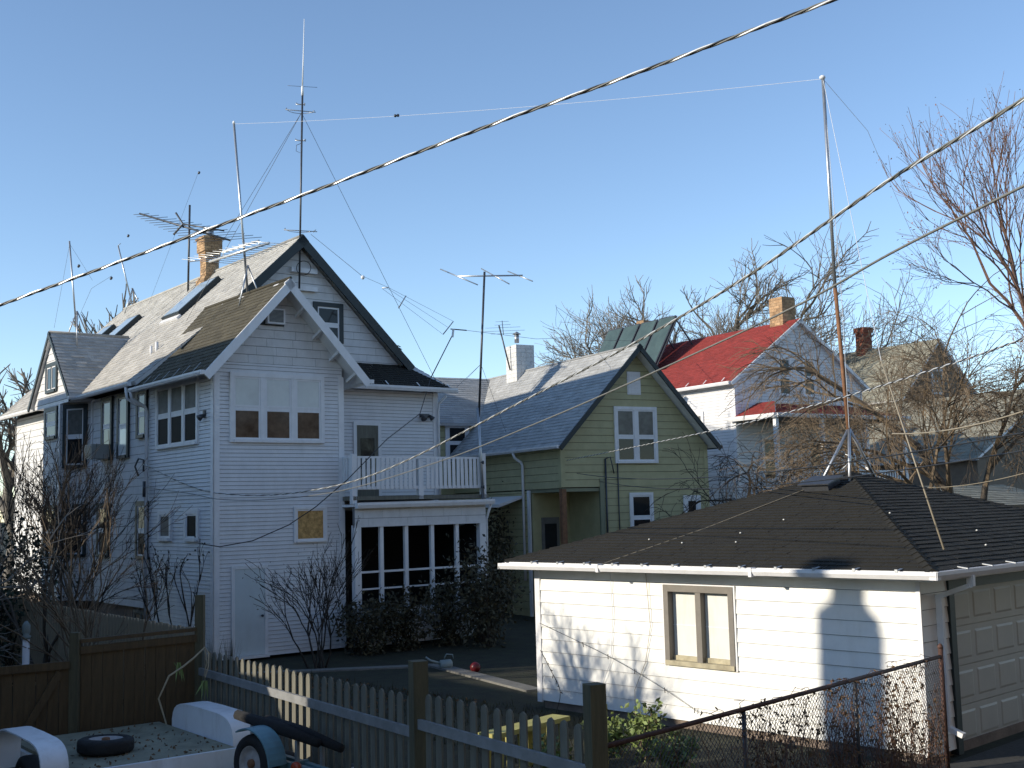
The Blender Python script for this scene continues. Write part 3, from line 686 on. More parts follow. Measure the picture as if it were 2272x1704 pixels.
# service bracket and meter cables on the left wall
m = MB(); m.tube([(-0.14, 4.05, 4.55), (-0.14, 4.05, 4.85), (-0.16, 4.35, 4.9), (-0.2, 4.5, 4.7), (-0.16, 4.35, 4.45)], 0.025, 6); m.tube([(-0.14, 4.0, 4.3), (-0.14, 4.0, 3.9)], 0.04, 6); m.build('service_head', 'dark_metal', H)
# antenna mounting boards on the gable
for z in (10.02, 9.52):
    m = MB(); m.box(3.62, 4.42, 3.06, 3.17, z, z + 0.13); m.build('mounting_board', 'white_trim', H)

def plain_house(name, label, frame, x0, x1, y0, y1, eave, ridge, mat, rmat, cat='house', axis='v', ch=None):
    t = thing(name, label, cat, frame.o, frame.yaw)
    m = MB(); m.box(x0, x1, y0, y1, 0, eave)
    if axis == 'v': xm = (x0 + x1) / 2; m.add([(x0, y0, eave), (x1, y0, eave), (xm, y0, ridge), (x0, y1, eave), (x1, y1, eave), (xm, y1, ridge)], [(0, 1, 2), (3, 5, 4), (0, 2, 5, 3), (1, 4, 5, 2)])
    else: ym = (y0 + y1) / 2; m.add([(x0, y0, eave), (x0, y1, eave), (x0, ym, ridge), (x1, y0, eave), (x1, y1, eave), (x1, ym, ridge)], [(0, 1, 2), (3, 5, 4), (0, 2, 5, 3), (1, 4, 5, 2)])
    m.build('wall', mat, t)
    if axis == 'v':
        k = (ridge - eave) / ((x1 - x0) / 2)
        roof(t, [(x0 - .4, y1 + .3, eave - .4 * k), (x0 - .4, y0 - .3, eave - .4 * k), (xm, y0 - .3, ridge + .08), (xm, y1 + .3, ridge + .08)], rmat, course=.3, tab=.6)
        roof(t, [(x1 + .4, y0 - .3, eave - .4 * k), (x1 + .4, y1 + .3, eave - .4 * k), (xm, y1 + .3, ridge + .08), (xm, y0 - .3, ridge + .08)], rmat, course=.3, tab=.6)
    else:
        k = (ridge - eave) / ((y1 - y0) / 2)
        roof(t, [(x0 - .3, y0 - .4, eave - .4 * k), (x1 + .3, y0 - .4, eave - .4 * k), (x1 + .3, ym, ridge + .08), (x0 - .3, ym, ridge + .08)], rmat, course=.3, tab=.6)
        roof(t, [(x1 + .3, y1 + .4, eave - .4 * k), (x0 - .3, y1 + .4, eave - .4 * k), (x0 - .3, ym, ridge + .08), (x1 + .3, ym, ridge + .08)], rmat, course=.3, tab=.6)
    for i in range(3):
        window(t, (x1, y0 + (y1 - y0) * (0.2 + .25 * i), 1.2), Y, X, 0.9, 1.5, 1)
    return t

# ------------------------------------------------------------------ green house
G = thing('green_house', 'sage green house with pale grey gable roof, white chimney and open corner porch', 'house', GF.o, 28.5)
GW, GE, GA = 5.45, 5.24, 8.22
P_ = 0.225
# rear gable wall split round the open porch corner
wall(G, [(1.38, 0.0), (GW, 0.0), (GW, 3.95), (1.38, 3.95)], (0, 0, 0), X, nR, P_, 'green_siding', t1=0.02)
wall(G, [(0, 3.95), (GW, 3.95), (GW, GE), (GW / 2 + 0.05, GA - 0.1), (GW / 2 - 0.05, GA - 0.1), (0, GE)], (0, 0, 0), X, nR, P_, 'green_siding', t1=0.02)
wall(G, [(0.02, 3.93), (9.5, 3.93), (9.5, GE), (0.02, GE)], (0, 0, 0), Y, nL, P_, 'green_siding', t1=0.02)
wall(G, [(1.96, 0.0), (9.5, 0.0), (9.5, 3.9), (1.96, 3.9)], (0, 0, 0), Y, nL, P_, 'green_siding', single=False)
wall(G, [(0.05, 0), (13, 0), (13, GE), (0.05, GE)], (GW, 0, 0), Y, X, P_, 'green_siding', single=False)
wall(G, [(0, 0), (GW, 0), (GW, GE), (GW / 2, GA), (0, GE)], (0, 13, 0), X, Y, P_, 'green_siding', single=False)
# porch recess
m = MB(); m.box(0.05, 1.4, 1.9, 1.98, 0, 3.9); m.box(1.4, 1.46, 0.08, 1.98, 0, 3.9); m.build('porch_lining', 'green_siding', G)
m = MB(); m.box(0.02, 1.4, 0.02, 1.95, 3.82, 3.92); m.build('porch_ceiling', 'green_trim', G)
m = MB(); m.box(0.03, 1.4, 0.03, 1.95, 0.9, 1.1); m.build('porch_floor', 'grey_wood', G)
m = MB(); m.box(0.0, 0.16, 0.0, 0.16, 0, 3.9); m.build('porch_post', 'rusty_metal', G)
m = MB(); m.box(1.34, 1.5, -0.04, 0.02, 0.0, 4.2); m.build('corner_board', 'green_trim', G)
m = MB(); m.box(-0.03, 0.02, 1.95, 2.1, 0, 3.9); m.build('corner_board', 'white_trim', G)
m = MB(); m.box(0.35, 0.98, 1.86, 1.9, 1.1, 3.05); dd_ = m.build('door', 'concrete', G); m = MB(); m.box(0.45, 0.88, 1.85, 1.862, 2.0, 2.85); m.build('pane', 'glass', dd_)
m = MB(); m.box(-0.03, 0.12, -0.03, 0.0, 3.95, GE); m.box(-0.03, 0.0, 0, 0.12, 3.95, GE); m.box(GW - 0.12, GW + 0.03, -0.03, 0.0, 0, GE); m.build('corner_board', 'green_siding', G)
# roofs
gp = (GA + 0.1 - 5.2) / (GW / 2 + 0.25)
roof(G, [(-0.25, 13.2, 5.2), (-0.25, -0.4, 5.2), (GW / 2, -0.4, GA + 0.1), (GW / 2, 13.2, GA + 0.1)], 'green_roof_shingle')
roof(G, [(GW + 0.25, -0.4, 5.2), (GW + 0.25, 13.2, 5.2), (GW / 2, 13.2, GA + 0.1), (GW / 2, -0.4, GA + 0.1)], 'green_roof_shingle')
rake(G, [(-0.3, -0.45, 5.15), (GW / 2, -0.45, GA + 0.12), (GW + 0.3, -0.45, 5.15)], 0.14, 0.05, 'dark_trim')
m = MB(); m.tube([(GW / 2, -0.4, GA + 0.12), (GW / 2, 13.2, GA + 0.12)], 0.045, 5); m.build('ridge_cap', 'green_roof_shingle', G)
gutter(G, (-0.31, 8.0, 5.2), (-0.31, -0.4, 5.2)); gutter(G, (GW + 0.31, -0.4, 5.2), (GW + 0.31, 6, 5.2), mat='dark_trim')
m = MB(); m.tube([(-0.31, 2.45, 5.12), (-0.28, 2.4, 4.95), (-0.1, 2.3, 4.8), (-0.06, 2.28, 4.7), (-0.06, 2.28, 1.1)], 0.045, 6); m.build('downspout', 'white_trim', G)
# cross wing
wall(G, [(-3.0, 3.9), (2.4, 3.9), (2.4, 6.45), (-3.0, 6.45)], (0, 7.4, 0), X, nR, P_, 'green_siding', single=False, name='wing_wall')
roof(G, [(-3.2, 7.1, 6.4), (2.35, 7.1, 6.4), (2.7, 9.75, 8.34), (-3.2, 9.75, 8.34)], 'green_roof_shingle')
roof(G, [(2.5, 12.4, 6.4), (-3.2, 12.4, 6.4), (-3.2, 9.75, 8.34), (2.7, 9.75, 8.34)], 'green_roof_shingle')
wall(G, [(7.4, 0), (12.2, 0), (12.2, 6.4), (9.75, 8.2), (7.4, 6.4)], (-3.0, 0, 0), Y, nL, P_, 'green_siding', single=False, name='wing_wall')
window(G, (-0.35, 7.4, 5.05), X, nR, 0.95, 1.38, 1, upper='glass', lower='glass', cw=0.13)
window(G, (1.93, 0, 4.66), X, nR, 1.6, 1.76, 2, upper='curtain_dark', lower='glass', cw=0.1, mull=0.13, split=0.47)
window(G, (2.4, 0, 2.55), X, nR, 0.88, 1.2, 1, upper='glass', lower='glass', cw=0.09, split=0.35)
window(G, (4.45, 0, 2.95), X, nR, 0.66, 0.68, 1, single=True, cw=0.14)
m = MB(); m.obox((2.47, 0, 6.8), X, Z, nR, (0, 0.5), (0, 0.72), (0, 0.03)); vb = m.build('gable_vent', 'white_trim', G)
for i in range(8):
    m = MB(); m.obox((2.5, 0, 6.84 + i * 0.08), X, Z, nR, (0, 0.44), (0, 0.05), (0.03, 0.045)); m.build('louvre', 'white_trim', vb)
# awning over the side door, conduit on the wall
m = MB(); m.add([(-0.02, 2.35, 3.75), (-0.02, 4.7, 3.75), (-0.9, 4.7, 3.5), (-0.9, 2.35, 3.5), (-0.02, 2.35, 3.68), (-0.02, 4.7, 3.68), (-0.9, 4.7, 3.4), (-0.9, 2.35, 3.4)], [(0, 1, 2, 3), (4, 7, 6, 5), (0, 3, 7, 4), (1, 5, 6, 2), (3, 2, 6, 7), (0, 4, 5, 1)]); m.build('awning', 'white_trim', G)
m = MB(); m.tube([(1.55, -0.05, 4.8), (1.55, -0.05, 1.5)], 0.03, 6); m.tube([(2.0, -0.04, 4.75), (2.0, -0.04, 1.5)], 0.02, 6); m.tube([(1.55, -0.05, 4.8), (1.7, -0.1, 4.85), (1.75, -0.12, 4.6), (1.85, -0.05, 4.35)], 0.02, 5); m.build('conduit', 'dark_metal', G)
# white chimney
c = chimney(G, 2.35, 3.1, 6.9, 7.7, 7.5, 9.45, brick='white_brick', matm='white_brick', bh=0.15, bl=0.4, taper=lambda t: 0.0 if t < 0.93 else 0.07)
m = MB(); m.tube([(2.55, 7.2, 9.4), (2.55, 7.2, 9.72)], 0.09, 8); m.lathe((2.55, 7.2, 9.72), (0, 0, 1), [(0, 0.17), (0.1, 0.02)], 8); m.build('flue_cap', 'galvanised', c)

# ------------------------------------------------------------------ red roofed house
Q = thing('red_roofed_house', 'white house with red shingle roof, buff chimney and solar panels', 'house', RF.o, 32.6)
RW, RE, RA = 6.8, 7.8, 10.2
wall(Q, [(0, 0), (RW, 0), (RW, RE), (RW / 2, RA), (0, RE)], (0, 0, 0), X, nR, 0.11, 'white_siding', single=False, t1=0.016)
wall(Q, [(0.02, 0), (13, 0), (13, RE), (0.02, RE)], (0, 0, 0), Y, nL, 0.11, 'white_siding', single=False, t1=0.016)
wall(Q, [(0.02, 0), (13, 0), (13, RE), (0.02, RE)], (RW, 0, 0), Y, X, 0.11, 'white_siding', single=False)
wall(Q, [(0, 0), (RW, 0), (RW, RE), (RW / 2, RA), (0, RE)], (0, 13, 0), X, Y, 0.11, 'white_siding', single=False)
roof(Q, [(-0.3, 13.2, RE - 0.05), (-0.3, -0.15, RE - 0.05), (RW / 2, -0.15, RA + 0.1), (RW / 2, 13.2, RA + 0.1)], 'red_shingle')
roof(Q, [(RW + 0.3, -0.15, RE - 0.05), (RW + 0.3, 13.2, RE - 0.05), (RW / 2, 13.2, RA + 0.1), (RW / 2, -0.15, RA + 0.1)], 'red_shingle')
rake(Q, [(-0.32, -0.2, RE - 0.08), (RW / 2, -0.2, RA + 0.1), (RW + 0.32, -0.2, RE - 0.08)], 0.13, 0.04, 'white_trim')
gq, *_ = gutter(Q, (-0.36, 12, RE - 0.04), (-0.36, -0.15, RE - 0.04), 0.13, 0.12)
for i in range(5):
    m = MB(); c_ = Vector((-0.34, 0.3 + i * 1.0, RE)); m.beam(c_, c_ + Vector((0.16, 0, 0.14)), 0.04, 0.01); m.build('gutter_strap', 'white_trim', gq)
m = MB(); m.box(-0.03, 0.1, -0.03, 0, 0, RE - 0.1); m.box(-0.03, 0, 0, 0.1, 0, RE - 0.1); m.build('corner_board', 'white_trim', Q)
window(Q, (2.2, 0, 7.3), X, nR, 0.72, 1.5, 1, cw=0.08); window(Q, (3.5, 0, 7.3), X, nR, 0.72, 1.5, 1, cw=0.08)
window(Q, (0, 1.7, 5.1), Y, nL, 1.1, 1.7, 1, cw=0.11, upper='curtain_dark', lower='glass'); window(Q, (0, 1.9, 2.3), Y, nL, 1.0, 1.6, 1, cw=0.1)
chimney(Q, 3.15, 3.85, 0.5, 1.2, 9.6, 11.25, brick='brick', bh=0.11, bl=0.3)
# rear two-storey porch
roof(Q, [(-0.1, -2.1, 6.45), (-0.1, 0.0, 6.45), (1.1, 0.0, 7.0), (1.1, -0.9, 7.0)][::-1], 'red_shingle', thick=0.05)
roof(Q, [(-0.1, -2.1, 6.45), (6.9, -2.1, 6.45), (5.8, 0.0, 7.0), (1.1, 0.0, 7.0)], 'red_shingle', thick=0.05)
gutter(Q, (-0.16, 0.2, 6.45), (-0.16, -2.15, 6.45), 0.14, 0.16); gutter(Q, (-0.1, -2.16, 6.45), (6.9, -2.16, 6.45), 0.12, 0.14)
for u in (0.0, 2.3, 4.6, 6.7):
    m = MB(); m.box(u - 0.07, u + 0.07, -2.07, -1.93, 0.0, 6.35); m.build('porch_post', 'white_trim', Q)
m = MB(); m.box(-0.1, 6.9, -2.1, 0, 3.35, 3.5); m.build('porch_floor', 'grey_wood', Q)
m = MB(); m.box(-0.05, 6.85, -2.05, 0, 6.3, 6.4); m.build('porch_ceiling', 'brown_siding', Q)
m = MB()
for u in [0.2 + i * 0.14 for i in range(47)]: m.box(u - 0.025, u + 0.025, -2.02, -1.98, 3.6, 4.35)
m.box(0, 6.8, -2.04, -1.96, 4.35, 4.42); m.build('porch_rail', 'white_trim', Q)
window(Q, (1.2, 0, 4.1), X, nR, 0.9, 1.7, 1, cw=0.1); window(Q, (3.6, 0, 3.55), X, nR, 0.9, 2.1, 1, cw=0.1)
# solar collectors on a rack
ts, ns_ = Vector((0.50, 0, 0.866)).normalized(), Vector((-0.866, 0, 0.50)).normalized()
SP = Vector((0.95, 5.5, 9.0))
for i in range(4):
    O = SP + Y * (i * 1.2); m = MB(); m.obox(O, Y, ts, ns_, (0.06, 1.14), (0, 2.5), (0, 0.09)); k = m.build('solar_panel', 'dark_metal', Q)
    m = MB(); m.obox(O, Y, ts, ns_, (0.11, 1.09), (0.05, 2.45), (0.09, 0.096)); m.build('pane', 'solar_glass', k)
m = MB()
for i in range(5):
    b = SP + Y * (i * 1.2); t_ = b + ts * 2.3; m.beam(t_, Vector((3.0, t_.y, 9.9)), 0.05, 0.05); m.beam(b, b + ts * 2.4, 0.05, 0.05)
m.build('panel_rack', 'dark_metal', Q)
m = MB(); m.box(2.85, 3.5, 8.6, 9.1, 9.7, 11.5); m.build('chimney', 'brick', Q)

# ------------------------------------------------------------------ far grey roofed house
FF = Frame(at(2010, 1000, 62) * 1.0, 33); FF.o.z = 0
F_ = thing('grey_roofed_house', 'distant house with weathered grey roof and red brick chimney behind bare trees', 'house', FF.o, 33)
fz, fe = 3.4 + (1103 - 744) / FPX * 62, 3.4 + (1103 - 880) / FPX * 62
wall(F_, [(0, 0), (6, 0), (6, fe), (3, fz - .1), (0, fe)], (0, 0, 0), X, nR, 0.2, 'brown_siding', single=False)
wall(F_, [(0, 0), (12, 0), (12, fe), (0, fe)], (0, 0, 0), Y, nL, 0.2, 'cream_siding', single=False)
wall(F_, [(0, 0), (12, 0), (12, fe), (0, fe)], (6, 0, 0), Y, X, 0.2, 'cream_siding', single=False)
roof(F_, [(-0.4, 12.3, fe - .2), (-0.4, -0.3, fe - .2), (3, -0.3, fz), (3, 12.3, fz)], 'grey_shingle', course=0.22, tab=0.4)
roof(F_, [(6.4, -0.3, fe - .2), (6.4, 12.3, fe - .2), (3, 12.3, fz), (3, -0.3, fz)], 'grey_shingle', course=0.22, tab=0.4)
m = MB(); m.box(2.0, 4.2, -2.5, -0.02, 0, 4.2); m.build('rear_porch', 'brown_siding', F_)
chimney(F_, 2.65, 3.35, 4.6, 5.2, fz - 0.8, fz + 1.35, brick='red_brick', bh=0.14, bl=0.35, single=False, taper=lambda t: 0 if t < 0.85 else 0.07)
window(F_, (2.4, 0, fe + 0.2), X, nR, 1.0, 1.4, 1, cw=0.1)

KF = Frame(at(2230, 1000, 52) * 1.0, 33); KF.o.z = 0
kh = plain_house('brown_house', 'brown gabled house far off between the trees at the alley end', KF, -2.0, 9.0, 0, 9, 5.2, 8.2, 'brown_siding', 'grey_shingle')
# small dark outbuilding with an open porch at the right, behind the garage
BF = Frame(at(2075, 1150, 31) * 1.0, 40); BF.o.z = 0
B_ = thing('back_porch_shed', 'low dark shed with white posts and open porch under the bare trees', 'shed', BF.o, 40)
wall(B_, [(0, 0), (7, 0), (7, 3.2), (0, 3.2)], (0, 1.6, 0), X, nR, 0.2, 'brown_siding', single=False)
wall(B_, [(1.6, 0), (4, 0), (4, 3.0), (1.6, 3.0)], (0, 0, 0), Y, nL, 0.2, 'brown_siding', single=False)
roof(B_, [(-0.3, -0.3, 3.1), (7.3, -0.3, 3.1), (7.3, 1.9, 3.7), (-0.3, 1.9, 3.7)], 'grey_shingle', course=.2, under='brown_siding')
roof(B_, [(7.3, 4.1, 3.1), (-0.3, 4.1, 3.1), (-0.3, 1.9, 3.7), (7.3, 1.9, 3.7)], 'grey_shingle', course=.2, under='brown_siding')
for u in (0.1, 1.9, 3.6, 5.3, 6.9):
    m = MB(); m.box(u - .06, u + .06, 0, .12, 0, 3.05); m.build('post', 'white_trim', B_)
m = MB(); m.box(0, 7, 0.02, 0.1, 0.9, 1.0); m.box(0, 7, -.05, .0, 2.9, 3.04); m.build('beam', 'white_trim', B_)
m = MB(); m.beam((3.7, 0.06, 3.0), (4.9, 0.06, 1.1), .05, .1); m.build('brace', 'white_trim', B_)

# ------------------------------------------------------------------ garage
A = thing('garage', 'white clapboard garage with black hip roof and panelled overhead door', 'garage', AF.o, 43.4)
GV, GU = 6.95, 8.1
hole = (2.94, 4.19, 0.98, 2.12)
wall(A, [(0.0, 0.13), (GV + .1, 0.13), (GV + .1, 2.34), (0.0, 2.34)], (0, 0, 0), Y, nL, 0.205, 'garage_siding', hole=hole, t1=0.022, jitter=0.002, gapz=0.009)
wall(A, [(0.0, 0.1), (0.72, 0.1), (0.72, 2.34), (0.0, 2.34)], (0, 0, 0), X, nR, 0.205, 'garage_siding', t1=0.022)
wall(A, [(5.7, 0.1), (GU, 0.1), (GU, 2.34), (5.7, 2.34)], (0, 0, 0), X, nR, 0.205, 'garage_siding', t1=0.022)
wall(A, [(0, 0.1), (GV, 0.1), (GV, 2.34), (0, 2.34)], (GU, 0, 0), Y, X, 0.205, 'garage_siding', single=False)
wall(A, [(0, 0.1), (GU, 0.1), (GU, 2.34), (0, 2.34)], (0, GV + .1, 0), X, Y, 0.205, 'garage_siding', single=False)
m = MB(); m.box(0.03, GU, 0.06, GV, -0.05, 0.13); m.build('foundation', 'foundation', A)
m = MB(); m.box(-0.03, 0.0, GV, GV + 0.12, 0.1, 2.3); m.build('corner_board', 'white_trim', A)
m = MB(); m.box(-0.028, -0.0, -0.03, 0.03, 0.1, 2.3); m.build('corner_board', 'white_trim', A)
ap = Vector((4.05, 3.35, 3.86)); e0, ez = -0.43, 2.47; er, eb = GU + 0.43, GV + 0.43
roof(A, [(e0, eb, ez), (e0, e0, ez), ap], 'black_shingle', course=0.135, tab=0.3, thick=0.04, h=0.011)
roof(A, [(e0, e0, ez), (er, e0, ez), ap], 'black_shingle', course=0.135, tab=0.3, thick=0.04, h=0.011)
roof(A, [(er, e0, ez), (er, eb, ez), ap], 'black_shingle', course=0.2, tab=0.4, thick=0.04)
roof(A, [(er, eb, ez), (e0, eb, ez), ap], 'black_shingle', course=0.2, tab=0.4, thick=0.04)
for c_ in ((e0, e0), (er, e0), (e0, eb), (er, eb)):
    p = Vector((c_[0], c_[1], ez + 0.012)); L = (ap - p).length; n_ = int(L / 0.2)
    m = MB(); d = (ap - p).normalized(); sd = d.cross(Z).normalized(); up = sd.cross(d)
    for i in range(n_):
        q = p + d * (i * 0.2); m.add([q - sd * .09 - up * .02, q + up * (.02 + .01), q + sd * .09 - up * .02, q + d * .22 - sd * .09 - up * .03, q + d * .22 + up * .012, q + d * .22 + sd * .09 - up * .03], [(0, 1, 4, 3), (1, 2, 5, 4), (0, 2, 1)], random.random())
    m.build('hip_cap', 'black_shingle', A, tint=True)
# soffit / fascia, gutter with hangers
m = MB()
for (x0, x1, y0, y1) in ((e0 + .02, 0.0, e0 + .02, eb - .02), (0, er - .02, e0 + .02, 0.0), (GU, er - .02, 0, eb - .02), (0, GU, GV + .1, eb - .02)): m.box(x0, x1, y0, y1, 2.34, 2.37)
m.build('soffit', 'white_trim', A)
m = MB(); m.box(e0 + .0, e0 + .022, e0, eb, 2.35, 2.46); m.box(e0 + .022, er, e0, e0 + .022, 2.35, 2.46); m.build('fascia', 'white_trim', A)
gg, *_ = gutter(A, (e0 - 0.06, eb + .05, 2.45), (e0 - 0.06, e0 - .1, 2.47), 0.11, 0.1)
gg2, *_ = gutter(A, (e0 - .1, e0 - 0.06, 2.47), (er, e0 - 0.06, 2.47), 0.11, 0.1)
for i in range(12):
    m = MB(); c_ = Vector((e0 - 0.06, 0.0 + i * 0.6, 2.475)); m.beam(c_ + Vector((-.05, 0, 0)), c_ + Vector((.09, 0, .02)), 0.035, 0.012); m.beam(c_ + Vector((-.055, 0, -.02)), c_ + Vector((-.055, 0, .02)), 0.04, 0.01); m.build('gutter_hanger', 'galvanised', gg)
for i in range(6):
    m = MB(); c_ = Vector((0.3 + i * 0.7, e0 - 0.06, 2.475)); m.beam(c_ + Vector((0, -.05, 0)), c_ + Vector((0, .09, .02)), 0.035, 0.012); m.build('gutter_hanger', 'galvanised', gg2)
for v in (2.2, 5.1):
    m = MB(); m.box(e0 - .125, e0 - .0, v, v + .05, 2.345, 2.475); m.build('gutter_joint', 'white_trim', gg)
m = MB(); m.beam((0.45, e0 - .06, 2.38), (0.45, e0 - .06, 2.24), .09, .06); m.beam((0.45, e0 - .05, 2.25), (0.42, -0.07, 2.1), .09, .06); m.beam((0.42, -0.06, 2.12), (0.42, -0.06, 0.4), .09, .06); m.beam((0.42, -0.06, 0.42), (0.42, -0.28, 0.34), .09, .06); m.build('downspout', 'white_trim', A)
# recessed window
m = MB(); x0, x1, z0, z1 = hole
for (a, b, e, f_) in ((x0 - .03, x0 + .06, z0 - .03, z1 + .03), (x1 - .06, x1 + .03, z0 - .03, z1 + .03), (x0 + .06, x1 - .06, z1 - .07, z1 + .03)): m.box(-0.045, 0.11, a, b, e, f_)
m.box(-0.03, 0.11, x0 + (x1 - x0) / 2 - .05, x0 + (x1 - x0) / 2 + .05, z0, z1 - .07)
wg = m.build('window', 'grey_window_frame', A)
m = MB(); m.box(-0.06, 0.11, x0 - .02, x1 + .02, z0 - .04, z0 + .03); m.box(0.05, 0.1, x0 + .06, x1 - .06, z0 + .03, z0 + .1); m.build('sill', 'sill_wood', wg)
for a, b in ((x0 + .06, x0 + (x1 - x0) / 2 - .05), (x0 + (x1 - x0) / 2 + .05, x1 - .06)):
    m = MB(); m.box(0.085, 0.1, a, b, z0 + .1, z0 + .55); m.build('pane', 'white_glass', wg)
    m = MB(); m.box(0.085, 0.1, a, b, z0 + .565, z1 - .07); m.build('pane', 'white_glass', wg)
    m = MB(); m.box(0.08, 0.102, a, b, z0 + .55, z0 + .565); m.build('glazing_bar', 'white_trim', wg)
m = MB(); m.box(-0.034, -0.002, x0 - .06, x0 - .032, z0 - .05, z1 + .05); m.box(-0.034, -0.002, x1 + .032, x1 + .06, z0 - .05, z1 + .05); m.box(-0.034, -0.002, x0 - .032, x1 + .032, z1 + .032, z1 + .05); m.build('casing', 'white_trim', wg)
# overhead door of raised panels
m = MB(); m.box(0.72, 0.86, -0.05, 0.06, 0.02, 2.3); m.build('door_jamb', 'dark_trim', A)
m = MB(); m.box(0.86, 5.7, -0.03, 0.06, 2.16, 2.34); m.build('door_header', 'dark_trim', A)
m = MB(); m.box(0.86, 5.6, 0.10, 0.14, 0.06, 2.16); od = m.build('overhead_door', 'overhead_door', A)
for r in range(4):
    m = MB(); m.box(0.87, 5.59, 0.08, 0.1, 0.07 + r * 0.525, 0.07 + r * 0.525 + 0.515); sec = m.build('door_section', 'overhead_door', od)
for r in range(4):
    for c_ in range(7):
        u, z = 0.98 + c_ * 0.66, 0.15 + r * 0.525
        m = MB(); a, b = Vector((u, 0.08, z)), (0.54, 0.36)
        m.add([(u, .08, z), (u + b[0], .08, z), (u + b[0], .08, z + b[1]), (u, .08, z + b[1]), (u + .03, .071, z + .03), (u + b[0] - .03, .071, z + .03), (u + b[0] - .03, .071, z + b[1] - .03), (u + .03, .071, z + b[1] - .03)], [(4, 5, 6, 7), (0, 1, 5, 4), (1, 2, 6, 5), (2, 3, 7, 6), (3, 0, 4, 7)])
        m.build('panel', 'overhead_door', od)
# roof vent box and a few pale stones
m = MB(); vp = AF.l(at(1805, 1066, 18.4)); sl_ = (ap.z - ez) / (ap.x - e0); uu = 3.0; zz = ez + (uu - e0) * sl_
d = Vector((1, 0, sl_)).normalized(); nn = Vector((-sl_, 0, 1)).normalized()
m.obox((uu, 3.35, zz), Y, d, nn, (-.25, .25), (0, .4), (0, .12)); m.obox((uu, 3.35, zz), Y, d, nn, (-.3, .3), (-.05, .45), (.12, .14)); m.build('roof_vent', 'dark_metal', A)
m = MB()
for (u, v) in ((0.6, 5.0), (0.45, 4.2), (0.9, 3.4), (0.5, 3.2), (1.5, 3.0), (1.9, 1.4), (3.0, 0.6), (2.2, 0.1)):
    z = ez + (min(u - e0, (v - e0) * (ap.x - e0) / (ap.y - e0))) * sl_ + .03; m.lathe((u, v, z - .01), (0, 0, 1), [(0, .014), (.008, .018), (.02, .008)], 6)
m.build('bird_droppings', 'white_stone', A, kind='stuff')

# ------------------------------------------------------------------ unseen buildings left of the view, sized to throw shade across the yard
nh = plain_house('unseen_neighbour_house', 'tall brown neighbouring house beyond the board fence', HF, -13.0, -6.0, 7.6, 14.4, 6.6, 10.2, 'brown_siding', 'grey_shingle')
nh2 = plain_house('unseen_neighbour_house', 'unseen taller half added to the neighbouring house to shade the wing roof', HF, -13.0, -6.0, 0.5, 7.2, 7.2, 10.95, 'brown_siding', 'grey_shingle')  # taller half added so that its shade crosses the wing roof
WFr = Frame((0, 0, 0), 38.0)
def wl(P): return WFr.l(P)
# unseen garage, lean-to and cottage added for yard shade, flats added to block sky
c0 = wl((-12.5, 15.5, 0))
ng = plain_house('added_shade_garage', 'unseen brown garage added beyond the trailers to shade the yard', WFr, c0.x - 3.4, c0.x + 1.9, c0.y - 1.6, c0.y + 6.2, 3.4, 5.3, 'brown_siding', 'grey_shingle', 'garage')  # added out of view, ridge height set to keep the lawn in shade
lt_ = thing('added_shade_lean_to', 'unseen low flat roofed block added to leave a slot of sun on the pickets', 'shed', (0, 0, 0), 38.0)  # low block added out of view, lets a slot of sun reach the pickets
m = MB(); m.box(c0.x - 3.4, c0.x + 1.6, c0.y - 4.0, c0.y - 1.65, 0, 3.2); m.build('wall', 'brown_siding', lt_); m = MB(); m.box(c0.x - 3.5, c0.x + 1.75, c0.y - 4.05, c0.y - 1.62, 3.2, 3.3); m.build('roof', 'dark_trim', lt_); m = MB(); m.obox((c0.x + 1.6, c0.y - 3.6, 0), Y, Z, X, (0, .9), (0, 2.0), (0, .04)); m.build('door', 'grey_wood', lt_)
c1 = wl((-13.0, 6.2, 0))
cott = plain_house('added_shade_cottage', 'unseen cottage added left of the view for its shade, carrying a brick chimney', WFr, c1.x - 3.2, c1.x + 2.6, c1.y - 5.5, c1.y + 2.9, 5.2, 7.3, 'brown_siding', 'grey_shingle')  # added out of view, ridge raised to shade the foot of the garage wall
# chimney whose shadow stands on the garage wall
tgt = AF.w(0, 1.02, 1.55); hd = 17.8
chp = tgt + sv * (hd / math.cos(SUN_EL)); cl = wl(chp)
cm = MB(); cm.box(cl.x - .36, cl.x + .36, cl.y - .36, cl.y + .36, 3.5, chp.z + .2); cm.lathe((cl.x, cl.y, chp.z + .2), (0, 0, 1), [(0, .43), (.06, .43), (.2, .27), (.26, .25)], 12); cm.tube([(cl.x, cl.y, chp.z + .3), (cl.x, cl.y, chp.z + .8)], .24, 12); cm.lathe((cl.x, cl.y, chp.z + .9), (0, 0, 1), [(0, .4), (.12, .05)], 12); cm.tube([(cl.x, cl.y, chp.z + .7), (cl.x, cl.y, chp.z + .95)], .05, 6)
cm.build('chimney', 'red_brick', cott)
fl = thing('sky_block_flats', 'unseen row of three-storey brick flats added behind the view to block low sky', 'building', (0, 0, 0), 38.0)  # added behind the camera to cut sky light on the rear walls
m = MB()
fy = wl((0, 0, 0)).y - 2.2
for i in range(4): m.box(-4 + i * 9.2, 4.8 + i * 9.2, fy - 12, fy - (0.0 if i else 0.0), 0, 11.8 + (i % 2) * .5)
m.build('wall', 'brick', fl)
for i in range(4):
    for k in range(3):
        for j in range(3): window(fl, (-3.2 + i * 9.2 + j * 2.6, fy, 1.2 + k * 3.4), X, Y, 1.1, 1.7, 1)
m = MB(); m.box(-1.6, 1.6, fy, fy + 2.0, 1.7, 1.85); m.build('balcony', 'grey_wood', fl)
m = MB()
for q in ((-1.5, fy + 1.9), (1.5, fy + 1.9)): m.box(q[0] - .06, q[0] + .06, q[1] - .06, q[1] + .06, 0, 1.7)
